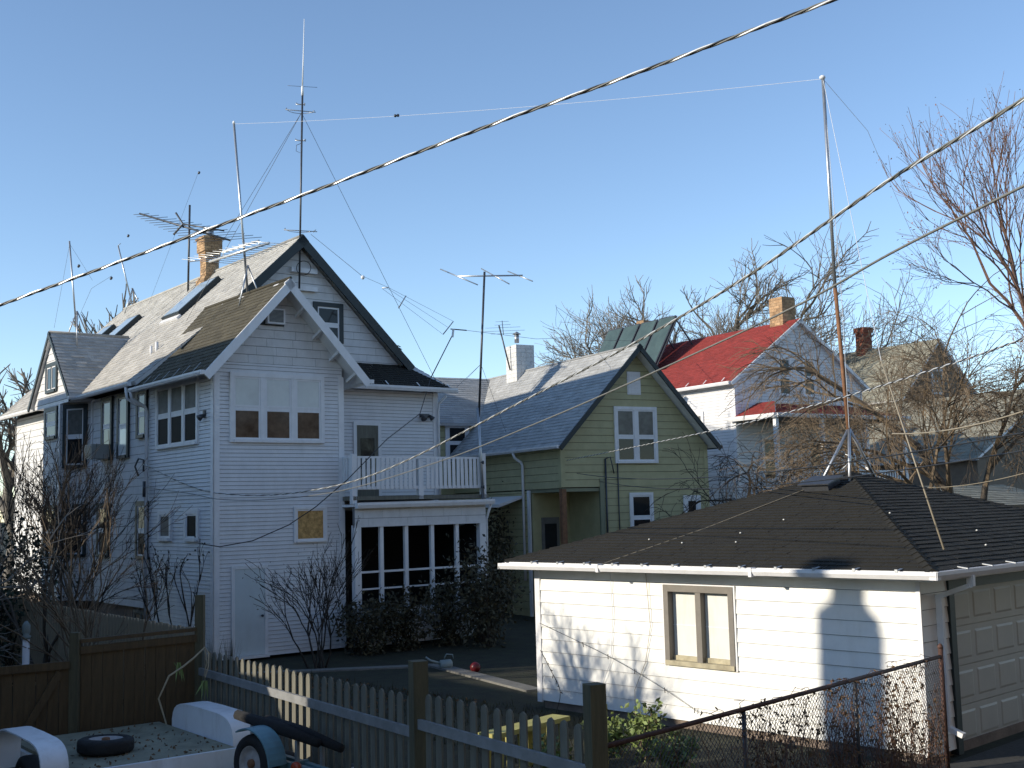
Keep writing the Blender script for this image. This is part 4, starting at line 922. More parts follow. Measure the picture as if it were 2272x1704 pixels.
m.build('balcony_post', 'grey_wood', fl)

# ------------------------------------------------------------------ wooden fences at the left
FA, FB = Vector((-6.0, 16.25, 0)), Vector((-4.55, 17.15, 0))
def pickets(par, P, Q_, wd, ht, th, gap, mat, name, top='flat', jit=0.01, start=0.0, outn=None):
    P, Q_ = Vector(P), Vector(Q_); d = (Q_ - P); L = d.length; d /= L; n = d.cross(Z)
    a = math.atan2(d.y, d.x)
    if top == 'round': prof = [(-wd / 2, 0), (wd / 2, 0), (wd / 2, ht - wd * .6), (wd * .35, ht - wd * .2), (0, ht), (-wd * .35, ht - wd * .2), (-wd / 2, ht - wd * .6)]
    elif top == 'dog': prof = [(-wd / 2, 0), (wd / 2, 0), (wd / 2, ht - .05), (wd / 2 - .03, ht), (-wd / 2 + .03, ht), (-wd / 2, ht - .05)]
    else: prof = [(-wd / 2, 0), (wd / 2, 0), (wd / 2, ht), (-wd / 2, ht)]
    m = MB(); m.prism(prof, X, Z, Y, (0, 0, 0), -th / 2, th / 2); proto = None; x = start + wd / 2
    while x < L:
        p = P + d * x + Z * random.uniform(-jit, jit)
        if proto is None: proto = m.build(name, mat, par); o = proto
        else: o = copy_part(proto, par)
        o.location = p; o.rotation_euler = (0, random.uniform(-1, 1) * jit * .9, a)
        x += wd + gap
# tall board fence running back along the side of the house
sf = thing('board_fence', 'weathered cedar privacy fence running back beside the white house', 'fence')
fdir = Vector((-0.61, 0.793, 0))
pickets(sf, FB + fdir * .12 + Vector((0.0, 0.0, 0)), FB + fdir * 12.2, .14, 1.78, .02, .006, 'old_cedar', 'board', 'dog', .012)
for z in (.45, 1.4):
    m = MB(); m.beam(FB + fdir * .1 + Z * z + Vector((.793, .61, 0)) * .035, FB + fdir * 12.2 + Z * z + Vector((.793, .61, 0)) * .035, .04, .09); m.build('rail', 'old_cedar', sf)
# panel and gate across the end
pf = thing('cedar_fence_panel', 'dark cedar fence panel with top rail between two posts', 'fence')
m = MB(); m.beam(FB, FB + Z * 2.26, .12, .12, up=X); m.build('post', 'treated_post', pf)
m = MB(); m.beam(FA, FA + Z * 1.86, .12, .12, up=X); m.build('post', 'treated_post', pf)
dF = (FB - FA).normalized(); nF = dF.cross(Z)
pickets(pf, FA + dF * .07, FB - dF * .07, .138, 1.66, .02, .006, 'cedar', 'board', 'flat', .003)
m = MB(); m.beam(FA + dF * .06 + Z * 1.74 + nF * .0, FB - dF * .06 + Z * 1.78, .1, .05); m.build('top_rail', 'cedar', pf)
m = MB(); m.beam(FA + dF * .06 + Z * 1.62 + nF * .03, FB - dF * .06 + Z * 1.66 + nF * .03, .03, .1); m.build('rail', 'cedar', pf)
gt = thing('cedar_gate', 'low cedar gate with diagonal brace next to the fence panel', 'gate')
gA = FA - dF * 1.5; pickets(gt, gA, FA - dF * .1, .138, 1.42, .02, .006, 'cedar', 'board', 'flat', .003)
for z in (1.44, .3):
    m = MB(); m.beam(gA + Z * z + nF * .03, FA - dF * .08 + Z * z + nF * .03, .05, .1); m.build('rail', 'cedar', gt)
m = MB(); m.beam(gA + dF * .7 + Z * .35 + nF * .03, FA - dF * .2 + Z * 1.35 + nF * .03, .04, .1); m.build('brace', 'cedar', gt)
m = MB(); m.beam(gA - dF * .08, gA - dF * .08 + Z * 1.5, .12, .12, up=X); m.build('post', 'treated_post', gt)
# slim pale garden post with a finial behind the gate
gp_ = thing('garden_post', 'slim pale post with glass finial behind the gate', 'post', at(57, 1480, 18.0) * 1.0); gp_.location.z = 0
m = MB(); m.tube([(0, 0, 0), (0, 0, 1.62)], .055, 8); m.build('shaft', 'white_trim', gp_)
m = MB(); m.lathe((0, 0, 1.62), (0, 0, 1), [(0, .07), (.04, .07), (.05, .04), (.1, .06), (.2, .06), (.26, .02)], 10); m.build('finial', 'pale_plastic', gp_)

# ------------------------------------------------------------------ picket fence, post, chain link
PB = Vector((0.62, 10.05, 0)); pd = (PB - FB).normalized(); pn = Vector((pd.y, -pd.x, 0))
pk = thing('picket_fence', 'weathered picket fence with rounded tops and two grey rails', 'fence')
Lp = (PB - FB).length; mid = FB + pd * (Lp * .68)
pickets(pk, FB + pd * .1, mid - pd * .12, .1, 1.5, .02, .095, 'grey_wood', 'picket', 'round', .012)
pickets(pk, mid + pd * .14, PB - pd * .1, .1, 1.56, .02, .1, 'grey_wood', 'picket', 'round', .014)
for a, b, z0, z1 in ((FB + pd * .1, mid + pd * .0, 1.2, 1.14), (mid + pd * .02, PB - pd * .06, 1.24, 1.2), (FB + pd * .1, mid, .35, .35), (mid, PB - pd * .06, .35, .35)):
    m = MB(); m.beam(a - nF * 0 + Z * z0 - Vector((.78, .62, 0)) * .04, b + Z * z1 - Vector((.78, .62, 0)) * .04, .04, .1); m.build('rail', 'fence_rail', pk)
m = MB(); m.beam(mid, mid + Z * 1.86, .16, .16, up=Vector((.9, .4, 0))); m.build('post', 'treated_post', pk)
m = MB(); m.beam(PB, PB + Z * 1.92, .145, .145, up=Vector((.9, .4, 0))); m.build('post', 'treated_post', pk)
CE = AF.w(-0.14, -0.32, 0)
cf = thing('chain_link_fence', 'rusty chain link fence with vines between big post and garage corner', 'fence')
cd_ = (CE - PB); CL = cd_.length; cd_ /= CL
z0_, z1_ = 1.39, 1.40
m = MB(); m.tube([PB + cd_ * .1 + Z * z0_, CE + Z * z1_], .024, 8); m.build('top_rail', 'dark_rust', cf)
m = MB(); m.tube([CE, CE + Z * 1.5], .032, 8); m.lathe(CE + Z * 1.5, (0, 0, 1), [(0, .036), (.03, .036), (.06, .01)], 8); m.build('end_post', 'dark_rust', cf)
for f_ in (.33, .665):
    p = PB + cd_ * (CL * f_); m = MB(); m.tube([p, p + Z * 1.37], .022, 8); m.build('line_post', 'dark_metal', cf)
mesh = MB(); dm = .062; x = -1.4
off = Vector((cd_.y, -cd_.x, 0)) * .03
while x < CL:
    for sg in (1, -1):
        pts = []; a0_, b0_ = (x, 0.02) if sg == 1 else (x + 1.34, 0.02)
        zz0, zz1 = .03, 1.36; xa, xb = a0_, a0_ + sg * (zz1 - zz0)
        lo, hi = (xa, zz0), (xb, zz1)
        # clip to the fence length
        def cl_(p, q):
            (xa, za), (xb, zb) = p, q
            for lim in (0.12, CL - .02):
                pass
            t0, t1 = 0.0, 1.0; dx = xb - xa
            for (e, s_) in ((0.12, 1), (CL - .02, -1)):
                da, db = s_ * (xa - e), s_ * (xb - e)
                if da < 0 and db < 0: return None
                if da < 0: t0 = max(t0, da / (da - db))
                elif db < 0: t1 = min(t1, da / (da - db))
            if t1 <= t0: return None
            return (xa + dx * t0, za + (zb - za) * t0), (xa + dx * t1, za + (zb - za) * t1)
        c_ = cl_(lo, hi)
        if c_: mesh.tube([PB + cd_ * c_[0][0] + Z * c_[0][1] + off * sg * .12, PB + cd_ * c_[1][0] + Z * c_[1][1] + off * sg * .12], .0033, 3, cap=False)
    x += dm
mesh.build('wire_mesh', 'dark_metal', cf, kind='stuff', recalc=False)
# vines and dead leaves in the fence
vm, vl, vg = MB(), MB(), MB(); rnd = random.Random(21)
for i in range(420):
    x = rnd.uniform(.2, CL - .1) if i < 260 else min(CL - .1, max(.2, rnd.choice((.42, .62, .8)) * CL + rnd.gauss(0, .3))); p = PB + cd_ * x; pts = [p + Z * .02]
    hmax = rnd.uniform(.35, 1.4) * (1.0 if x < CL * .8 else .8); q = pts[0].copy(); n_ = int(hmax / .12)
    for k in range(n_):
        q = q + cd_ * rnd.gauss(0, .055) + Z * .12 + Vector((cd_.y, -cd_.x, 0)) * rnd.gauss(0, .01); pts.append(q.copy())
        if rnd.random() < .6: leaf(vl if rnd.random() < .8 else vg, q + Vector((rnd.gauss(0, .05), rnd.gauss(0, .05), rnd.gauss(0, .04))), rnd.uniform(.02, .045), rnd)
    if len(pts) > 2: vm.tube(pts, [.006 - .003 * k / len(pts) for k in range(len(pts))], 3, cap=False)
for i in range(60):      # tendrils above the rail
    x = rnd.uniform(CL * .25, CL * .98); q = PB + cd_ * x + Z * 1.39; pts = [q.copy()]
    dz = rnd.uniform(-.02, .07)
    for k in range(5):
        q = q + cd_ * rnd.gauss(.0, .06) + Z * (dz * rnd.uniform(.2, 1)) + Vector((rnd.gauss(0, .02), rnd.gauss(0, .02), rnd.gauss(0, .012))); pts.append(q.copy()); dz -= .018
        if rnd.random() < .5: leaf(vl, q, rnd.uniform(.015, .035), rnd)
    vm.tube(pts, .0035, 3, cap=False)
for i in range(2600):    # thicker growth near the foot and by the post
    x = abs(rnd.gauss(0, .33)) * CL if rnd.random() < .6 else rnd.uniform(.1, CL)
    if x > CL - .1: continue
    h_ = max(0, 1.25 - x * .22) * rnd.random() ** 1.4
    leaf(vl if rnd.random() < .62 else vg, PB + cd_ * x + Z * h_ + Vector((cd_.y, -cd_.x, 0)) * rnd.gauss(.05, .12), rnd.uniform(.025, .055), rnd)
for cx_, sx_, n_ in ((.42, .06, 350), (.62, .04, 260), (.80, .05, 420), (.9, .02, 120)):
    for i in range(n_):
        x = rnd.gauss(cx_, sx_) * CL
        if .1 < x < CL - .06: leaf(vl, PB + cd_ * x + Z * (1.38 * rnd.random() ** .8) + Vector((cd_.y, -cd_.x, 0)) * rnd.gauss(.0, .06), rnd.uniform(.018, .045), rnd)
vn = thing('fence_vine', 'tangled brown vine and weeds grown through the chain link fence', 'vine')
vm.build('stems', 'twig_red', vn, recalc=False); vl.build('dead_leaves', 'leaf_dead', vn, kind='stuff', recalc=False, tint=True); vg.build('dark_leaves', 'leaf_dark', vn, kind='stuff', recalc=False, tint=True)
# green plants along the garage wall
def leafy(name, label, cat, base, r, h_, n, mat, seed, size=(.04, .08), stems=8, stemmat='twig_tan', group=None, flat=1.0):
    t = thing(name, label, cat, base, 0, group); rnd = random.Random(seed); a, b = MB(), MB()
    for i in range(stems):
        ang = rnd.uniform(0, 6.28); rr = rnd.uniform(.2, 1) * r; tip = Vector((math.cos(ang) * rr, math.sin(ang) * rr * flat, h_ * rnd.uniform(.6, 1)))
        pts = [Vector((tip.x * .15, tip.y * .15, 0)).lerp(tip, k / 5) + Vector((rnd.gauss(0, .02), rnd.gauss(0, .02), 0)) for k in range(6)]; a.tube(pts, [.012 * (1 - .12 * k) for k in range(6)], 4, cap=False)
        for k in range(n // stems):
            p = pts[min(5, int(rnd.random() ** .6 * 6))]; leaf(b, p + Vector((rnd.gauss(0, r * .22), rnd.gauss(0, r * .22 * flat), rnd.gauss(0, h_ * .1))), rnd.uniform(*size), rnd)
    a.build('stems', stemmat, t, recalc=False); b.build('foliage', mat, t, kind='stuff', recalc=False, tint=True)
    return t
for i, (px, Yd, r_, h_, lb) in enumerate(((1432, 16.2, .35, .75, 'tall leafy green plant against the garage wall'), (1365, 16.6, .4, .45, 'low yellow green plant right of the big fence post'), (1225, 14.8, .3, .55, 'small green plant behind the picket fence end'), (1500, 15.6, .3, .4, 'short pale herb under the garage window'))):
    b = at(px, 1600, Yd); b.z = 0; leafy('garden_plant', lb, 'plant', b, r_, h_, 420, 'leaf_green', 50 + i)
st = at(1347, 1640, 14.5); st.z = 0
sk = thing('garden_stake', 'thin yellow garden stake beside the garage', 'stake', st); m = MB(); m.tube([(0, 0, 0), (0, 0, .95)], .014, 6); m.tube([(0, 0, .95), (0, 0, 1.02)], .018, 6); m.build('cane', 'yellow_paint', sk)
# yellow bench behind the pickets
bA, bB = at(1080, 1612, 15.2), at(1245, 1580, 16.4); bA.z = bB.z = 0
yb = thing('yellow_bench', 'yellow green painted plank bench behind the picket fence', 'bench'); bd_ = (bB - bA).normalized(); bn = bd_.cross(Z)
m = MB(); m.beam(bA + Z * .55, bB + Z * .55, .3, .06); m.build('seat', 'yellow_paint', yb)
for f_ in (.08, .36, .64, .92):
    p = bA.lerp(bB, f_)
    m = MB()
    q = [(-.07, .52), (.07, .52), (.035, 0), (-.035, 0)]
    m.prism(q, bd_, Z, bn, p, -.12, -.09); m.prism(q, bd_, Z, bn, p, .09, .12); m.build('leg', 'yellow_paint', yb)

# ------------------------------------------------------------------ trailers
TF = Frame((-4.85, 13.34, 0), 38.0)
T = thing('flat_trailer', 'white flatbed trailer with plywood deck and rounded fenders', 'trailer', TF.o, 38.0)
m = MB(); m.box(0, 1.9, 0.0, 2.6, .54, .6)
dk = m.build('deck', 'plywood', T)
m = MB(); m.box(-.03, 1.93, -.05, 0.0, .3, .63); m.build('front_board', 'trailer_white', T)
m = MB(); m.box(-.05, 0.0, 0, 2.6, .4, .56); m.box(1.9, 1.95, 0, 2.6, .4, .56); m.box(.3, 1.6, 0, 2.6, .4, .53); m.build('frame', 'trailer_white', T)
m = MB(); m.beam((.95, -.05, .42), (.95, -1.3, .42), .1, .1); m.build('tongue', 'trailer_white', T)
def fender(u0, u1, va, vb, h_, name='fender', mat='trailer_white', par=T, base=.38, skirt=True):
    m = MB(); n = 14; c = (va + vb) / 2; L = (vb - va) / 2; out = []
    for i in range(n + 1):
        t = math.pi * i / n; e = .42
        x = c - L * math.copysign(abs(math.cos(t)) ** e, math.cos(t)); z = base + (h_ - base) * (abs(math.sin(t)) ** e); out.append((x, z))
    v = [(u, x, z) for u in (u0, u1) for x, z in out]; k = n + 1
    m.add(v, [(i, i + 1, k + i + 1, k + i) for i in range(n)], smooth=True)
    v2 = [(u, c + (x - c) * .97, base + (z - base) * .965) for u in (u0, u1) for x, z in out]
    m.add(v2, [(i, k + i, k + i + 1, i + 1) for i in range(n)], smooth=True)
    for o_ in (0, k): m.add([v[o_ + i] for i in range(k)] + [v2[o_ + i] for i in range(k)], [(i, i + 1, k + i + 1, k + i) for i in range(n)])
    f_ = m.build(name, mat, par, recalc=False)
    return f_
fender(-.36, -.06, .2, 2.1, .92); fr_ = fender(1.96, 2.28, .35, 2.3, .92)
m = MB(); poly = [(1.325 - .95 * math.copysign(abs(math.cos(math.pi * i / 14)) ** .42, math.cos(math.pi * i / 14)), .4 + .5 * abs(math.sin(math.pi * i / 14)) ** .42) for i in range(15)]; m.prism(poly, Y, Z, X, (1.965, 0, 0), 0, .01); m.build('inner_panel', 'trailer_white', fr_)
def wheel(par, O, axis, r, w_, name='wheel', rim='rim_paint'):
    ax = Vector(axis).normalized(); m = MB()
    m.lathe(Vector(O) - ax * w_ / 2, ax, [(0, r * .62), (0, r * .86), (.02, r * .97), (w_ * .3, r), (w_ * .7, r), (w_ - .02, r * .97), (w_, r * .86), (w_, r * .62), (w_ * .6, r * .58), (w_ * .4, r * .58)], 28)
    t = m.build(name, 'black_rubber', par)
    m = MB(); m.lathe(Vector(O) - ax * (w_ / 2 - .01), ax, [(0, r * .6), (0.0, r * .63), (w_ - .02, r * .63), (w_ - .02, r * .58), (w_ * .7, r * .5), (w_ * .62, r * .42), (w_ * .72, r * .3), (w_ * .7, r * .12)], 24); m.build('rim', rim, t)
    m = MB(); m.lathe(Vector(O) + ax * (w_ * .18), ax, [(0, r * .16), (.05, r * .15), (.06, r * .08)], 12); m.build('hub', 'rusty_metal', t)
    return t
wheel(T, (-.2, 1.2, .33), (-1, 0, 0), .33, .2); wheel(T, (2.11, 1.45, .33), (1, 0, 0), .33, .2)
sp = TF.w(.62, 1.0, .69); st_ = thing('spare_tyre', 'spare tyre lying flat on the trailer deck', 'tyre', sp, 20)
wheel(st_, (0, 0, 0), (0.03, 0.02, 1), .33, .17, 'tyre')
ll = MB(); rnd = random.Random(9)
for i in range(180): leaf(ll, TF.w(rnd.uniform(.1, 1.85), rnd.uniform(.1, 2.5), .607), rnd.uniform(.02, .045), rnd)
ll.build('deck_leaves', 'leaf_dead', None, kind='stuff', recalc=False, tint=True)
# small blue boat trailer
bo = at(567, 1675, 13.7); bo.z = 0
BT = thing('boat_trailer', 'small light blue boat trailer with black bunks and rusty wheel rim', 'trailer', bo, 50.0)
m = MB(); m.box(-.12, .14, -.16, .16, 0, .28); m.build('support_block', 'concrete', BT)
wheel(BT, (0, 0, .6), (-1, 0, .05), .32, .18); 
wheel(BT, (.5, .1, .32), (1, 0, .0), .32, .17)
m = MB(); m.tube([(0.08, 0, .58), (.45, .1, .34)], .035, 8); m.build('axle', 'dark_metal', BT)
bf = MB(); n = 12; v = []
for u in (-.13, .12):
    for r_ in (.40, .385):
        for i in range(n + 1):
            t = R(2) + R(118) * i / n; v.append((u, -math.cos(t) * r_, .6 + math.sin(t) * r_))
k = n + 1
bf.add(v, [(i, i + 1, 2 * k + i + 1, 2 * k + i) for i in range(n)] + [(k + i, 3 * k + i, 3 * k + i + 1, k + i + 1) for i in range(n)] + [(i, k + i, k + i + 1, i + 1) for i in range(n)] + [(2 * k + i, 2 * k + i + 1, 3 * k + i + 1, 3 * k + i) for i in range(n)])
bfo = bf.build('fender', 'trailer_blue', BT)
m = MB(); m.add([(.12, -.38, .62), (.13, -.38, .62), (.13, -.3, .45), (.12, -.3, .45), (.12, .2, .85), (.13, .2, .85), (.13, 0, .98), (.12, 0, .98)], [(0, 3, 4, 7), (1, 6, 5, 2), (0, 7, 6, 1), (3, 2, 5, 4)]); m.build('inner_plate', 'trailer_blue', bfo)
m = MB(); m.beam((.2, .5, .62), (.24, -1.15, .5), .06, .1); m.beam((.42, .4, .6), (.34, -1.15, .5), .06, .1); m.beam((.2, -.4, .58), (.42, -.4, .58), .05, .07); m.tube([(.2, -.3, .5), (.22, -1.1, .62)], .012, 6); m.beam((.3, -.95, .5), (.3, -.95, .0), .05, .05, up=X); m.build('frame', 'trailer_blue', BT)
for (a, b) in (((.16, .55, 1.06), (.24, -.8, .86)), ((.36, .25, 1.0), (.40, -1.0, .8))):
    m = MB(); m.tube([a, Vector(a).lerp(Vector(b), .5) + Z * .015, b], [.06, .075, .05], 8); m.build('bunk', 'carpet_black', BT)
    for t in (.2, .75):
        q = Vector(a).lerp(Vector(b), t); m = MB(); m.beam(q - Z * .05, Vector((q.x, q.y, .56)), .04, .04, up=X); m.build('bunk_bracket', 'galvanised', BT)
m = MB(); m.lathe((.19, -.5, .58), (-.9, -.3, 0), [(0, .06), (.04, .065), (.06, .03)], 12); m.build('marker_light', 'orange_lens', BT)
# slatted white crate pieces by the fence
for i in range(5):
    p = at(782 + i * 22, 1690 + i * 5, 13.9 - i * .1); p.z = 0
    o = thing('striped_stake', 'short grey and white banded garden stake leaning by the picket fence', 'stake', p, 0, 'banded stakes by the picket fence'); m = MB(); m.tube([(0, 0, 0), (0, 0, .52)], .02, 6); m.build('shaft', 'dark_metal', o)
    m = MB()
    for k in range(4): m.tube([(0, 0, .14 + k * .1), (0, 0, .19 + k * .1)], .024, 6)
    m.build('bands', 'white_trim', o)
# toys and rubbish on the lawn
b = at(1054, 1456, 25.0); b.z = .0; bl_ = thing('red_ball', 'red rubber ball lying on the lawn by the shrubs', 'ball', b); m = MB(); m.lathe((0, 0, 0), (0, 0, 1), [(.0, .02)] + [(.11 - .11 * math.cos(math.pi * i / 10), max(.01, .11 * math.sin(math.pi * i / 10))) for i in range(1, 10)] + [(.22, .01)], 16); m.build('ball', 'red_plastic', bl_)
b = at(975, 1437, 25.6); b.z = 0; wt = thing('watering_can', 'pale plastic watering can lying under the porch shrubs', 'watering can', b, 15)
m = MB(); m.lathe((0, 0, .1), (1, 0, .05), [(0, .07), (.02, .1), (.24, .1), (.27, .06)], 12); m.build('body', 'pale_plastic', wt)
m = MB(); m.tube([(.05, 0, .12), (-.2, 0, .2), (-.3, 0, .28)], [.03, .025, .02], 8); m.tube([(.1, 0, .23), (.15, 0, .32), (.28, 0, .3), (.3, 0, .22)], .014, 6); m.build('spout_and_handle', 'pale_plastic', wt)
# dead stalk and yucca leaves in front of the panel
b = at(400, 1600, 16.3); b.z = 0; ys = thing('dead_stalk', 'pale bent dead stalk with a few yellow green leaves before the panel', 'plant', b)
def rel(px, py, Y_): return at(px, py, Y_) - b
m = MB()
m.tube([(0, 0, 0), rel(352, 1550, 16.3), rel(375, 1500, 16.3), rel(405, 1480, 16.35), rel(430, 1460, 16.35), rel(455, 1436, 16.4), rel(463, 1450, 16.4), rel(462, 1480, 16.4), rel(455, 1503, 16.4)], [.01, .012, .014, .014, .014, .013, .012, .011, .008], 6, cap=False)
m.tube([rel(455, 1437, 16.4), rel(459, 1470, 16.4), rel(453, 1500, 16.4)], .008, 5); m.build('stem', 'stalk', ys)
m = MB(); rnd = random.Random(5)
for (px, py) in ((392, 1470), (455, 1510)):
    for i in range(9):
        p = rel(px + rnd.uniform(-8, 8), py, 16.35); q = p + Vector((rnd.gauss(0, .06), rnd.gauss(0, .04), -.22 * rnd.uniform(.7, 1.2))); s_ = Vector((.011, 0, 0)); m.add([p - s_ * .6, p + s_ * .6, p.lerp(q, .5) + s_, q, p.lerp(q, .5) - s_], [(0, 1, 2, 3, 4)], rnd.random())
m.build('leaves', 'leaf_green', ys, recalc=False, tint=True)

# ------------------------------------------------------------------ antennas
def tripod(par, O, h_, r_, foot_z, mat='galvanised', a0=0.4):
    for i in range(3):
        a = a0 + i * 2.094; m = MB(); f_ = Vector((O[0] + math.cos(a) * r_, O[1] + math.sin(a) * r_, foot_z(O[0] + math.cos(a) * r_, O[1] + math.sin(a) * r_)))
        m.tube([Vector(O) + Z * h_, f_], .021, 6); m.build('leg', mat, par)
def halo(par, P, r_, ang, mat='galvanised'):
    """bent dipole loop: straight boom with a bowed arm to each side"""
    c, s_ = math.cos(ang), math.sin(ang); d = Vector((c, s_, 0)); n = Vector((-s_, c, 0))
    m = MB(); P = Vector(P); m.tube([P - d * r_, P + d * r_], .014, 6)
    pts = [P - d * r_]
    for i in range(9):
        t = math.pi * i / 8; pts.append(P + Z * .05 - d * (r_ * .92 * math.cos(t)) + n * (r_ * .9 * math.sin(t)))
    m.tube(pts + [P + d * r_ * .8 + n * .1], .009, 5, cap=False); m.build('loop', mat, par)
def yagi(par, P, boomdir, L, elems, mat='galvanised', eld=None, br=.016, er=.006):
    P = Vector(P); b = Vector(boomdir).normalized(); e = Vector(eld).normalized() if eld is not None else b.cross(Z).normalized()
    m = MB(); m.tube([P - b * L * .5, P + b * L * .5], br, 6); bm_ = m.build('boom', mat, par)
    for t, l in elems:
        m = MB(); q = P + b * L * (t - .5); m.tube([q - e * l / 2, q + e * l / 2], er, 5); m.build('element', mat, bm_)
# tall vertical with loops at the main gable peak
bp_ = HF.w(3.95, 2.88, 0); d_ = bp_.y
def hz(py, px=668, Yd=None): return at(px, py, Yd or d_)
M1 = thing('gable_antenna_mast', 'dark antenna mast with white whip and loop aerials at the white house gable peak', 'antenna', hz(640, 664))
o1 = M1.location.copy()
m = MB(); m.tube([hz(640, 664) - o1, hz(210, 671) - o1], .028, 8); m.build('mast', 'dark_metal', M1)
m = MB(); m.tube([hz(212, 671) - o1, hz(192, 671) - o1], .036, 8); m.tube([hz(192, 671) - o1, hz(130, 673) - o1, hz(42, 675) - o1], [.02, .016, .009], 8); m.build('whip', 'white_plastic', M1)
for py, r_ in ((512, .46), (246, .42), (312, .15), (232, .13)): halo(M1, hz(py, 667) - o1, r_, R(20 if r_ > .3 else 10))
m = MB(); m.tube([hz(192, 671) - o1 - Vector((.4, .1, 0)), hz(192, 671) - o1 + Vector((.4, .1, 0))], .006, 5); m.build('radial', 'dark_metal', M1)
m = MB(); pts = [hz(595, 666) - o1 + Vector((math.cos(t) * .2 + .1, -.02, math.sin(t) * .2)) for t in [i * .5 for i in range(26)]]; m.tube(pts, .009, 5); m.tube([hz(318, 668) - o1, hz(322, 658) - o1, hz(335, 657) - o1, hz(340, 668) - o1, hz(520, 667) - o1], .008, 5); m.build('coax_loop', 'cable_black', M1)
gw = []
def wire(name, label, cat, pts, r_, mat, group=None, sag=0.0, n=16, twist=None, par=None):
    P = [Vector(p) for p in pts]; out = []
    if len(P) == 2 and (sag or twist):
        for i in range(n + 1):
            t = i / n; out.append(P[0].lerp(P[1], t) - Z * (sag * 4 * t * (1 - t)))
    else: out = P
    m = MB(); c = out[len(out) // 2].copy()
    if par: c = Vector((0, 0, 0))
    m.tube([p - c for p in out], r_, 5, cap=False)
    o = m.build(name, mat, par, recalc=False)
    if not par: o.location = c; tag(o, label, cat, group)
    return o
top = hz(250, 669)
wire('guy_wire', 'guy wire from the gable mast towards the chimney side roof', 'wire', [top, HF.w(2.9, 8.5, on_roof(2.9))], .006, 'cable_black')
wire('guy_wire', 'guy wire from the gable mast to the left roof slope above the wing', 'wire', [top, HF.w(1.6, 5.5, on_roof(1.6))], .006, 'cable_black')
gend = at(950, 838, 33.5)
wire('guy_wire', 'long guy wire from the gable mast to the right eave of the white house', 'wire', [top, HF.w(7.9, 2.2, 6.85)], .006, 'cable_black')
# ladder line feeder with spreaders, from the gable to the pole on the green house side
fa_ = hz(520, 690); fb_ = at(1000, 735, 34.0)
wire('feed_line', 'thin feed line dropping from the gable peak to the insulators', 'wire', [fa_, at(803, 612, 29.6)], .006, 'cable_black')
ins = at(805, 612, 29.6); I1 = thing('egg_insulator', 'white egg insulator on the feed line beside the gable', 'insulator', ins); m = MB(); m.lathe((0, 0, -.09), (0, 0, 1), [(0, .02), (.03, .05), (.08, .05), (.1, .02)], 8); m.build('body', 'white_plastic', I1)
for i, (pa, pb, Yd, lb, mt) in enumerate((((848, 639), (862, 638), 30.5, 'pale spreader bar nearest the gable on the slanting feed line', 'white_plastic'), ((884, 684), (901, 656), 31.2, 'grey spreader bar halfway down the slanting feed line', 'galvanised'), ((983, 742), (1006, 713), 33.4, 'grey spreader bar at the lower end of the feed line', 'galvanised'))):
    A_, B__ = at(*pa, Yd), at(*pb, Yd); o = thing('line_spreader', lb, 'spreader', A_); m = MB(); m.tube([(0, 0, 0), B__ - A_], .016, 6); m.build('bar', mt, o)
for i, (p, q) in enumerate((((803, 612, 29.6), (862, 638, 30.5)), ((862, 638, 30.5), (1006, 713, 33.4)), ((848, 640, 30.5), (983, 742, 33.4)), ((860, 640, 30.5), (995, 727, 33.4)))):
    wire('feeder_strand', ['single strand between insulator and first spreader', 'upper strand of the slanting feed line', 'lower strand of the slanting feed line', 'middle strand of the slanting feed line'][i], 'wire', [at(*p), at(*q)], .004, 'cable_black')
P7 = thing('slanted_pole', 'slanted thin pole with balun box above the balcony eave', 'pole', at(956, 838, 33.6)); o7 = P7.location.copy()
m = MB(); m.tube([(0, 0, 0), at(1003, 745, 33.8) - o7], .016, 6); m.build('shaft', 'dark_metal', P7); m = MB(); m.beam(at(1004, 748, 33.8) - o7, at(1006, 730, 33.8) - o7, .08, .06); m.build('balun', 'white_plastic', P7)
m = MB(); m.tube([at(1000, 730, 33.8) - o7, at(1035, 733, 34.2) - o7], .018, 6); m.build('end_rod', 'dark_metal', P7)
wire('coax_cable', 'black coax running from the slanted pole down to the side of the white house', 'cable', [at(956, 838, 33.6), HF.w(6.4, 1.0, 6.0), at(858, 975, 28.4), at(770, 1065, 27.0), at(700, 1125, 27.0), at(640, 1165, 27.0), at(560, 1200, 26.8), at(487, 1213, 26.7), at(440, 1206, 27.6)], .012, 'cable_black')
wire('dipole_wire', 'thin wire from the slanted pole past the green house chimney', 'wire', [at(1035, 733, 34.2), at(1190, 752, 36), at(1215, 751, 37), at(1420, 757, 46)], .006, 'cable_black')
# wing-ridge mast with its beam aerial
base = HF.w(1.69, 1.75, 9.0); M2 = thing('ridge_mast', 'silver tripod mast on the wing ridge with a bright beam aerial', 'antenna', base); dy = base.y
m = MB(); m.tube([(0, 0, -.05), at(519, 275, dy) - base], .031, 8); m.build('mast', 'galvanised', M2)
def rz(x, y): 
    l = HF.l(base + Vector((x, y, 0))); return 9.0 - abs(l.x - 1.69) * 1.083 - base.z
tripod(M2, (0, 0, 0), .75, .42, rz, a0=.2)
m = MB(); m.lathe(at(519, 275, dy) - base, (0, 0, 1), [(0, .035), (.06, .035), (.08, .02)], 8); m.build('mast_cap', 'white_plastic', M2)
bc = at(530, 560, dy - .1) - base; bdir = (at(605, 538, dy - .7) - at(445, 588, dy + .6))
yagi(M2, bc, bdir, 2.1, [(i / 11, 1.5 - .05 * i) for i in range(12)], 'bright_alu', eld=Vector((.95, -.1, -.13)), br=.034, er=.008)
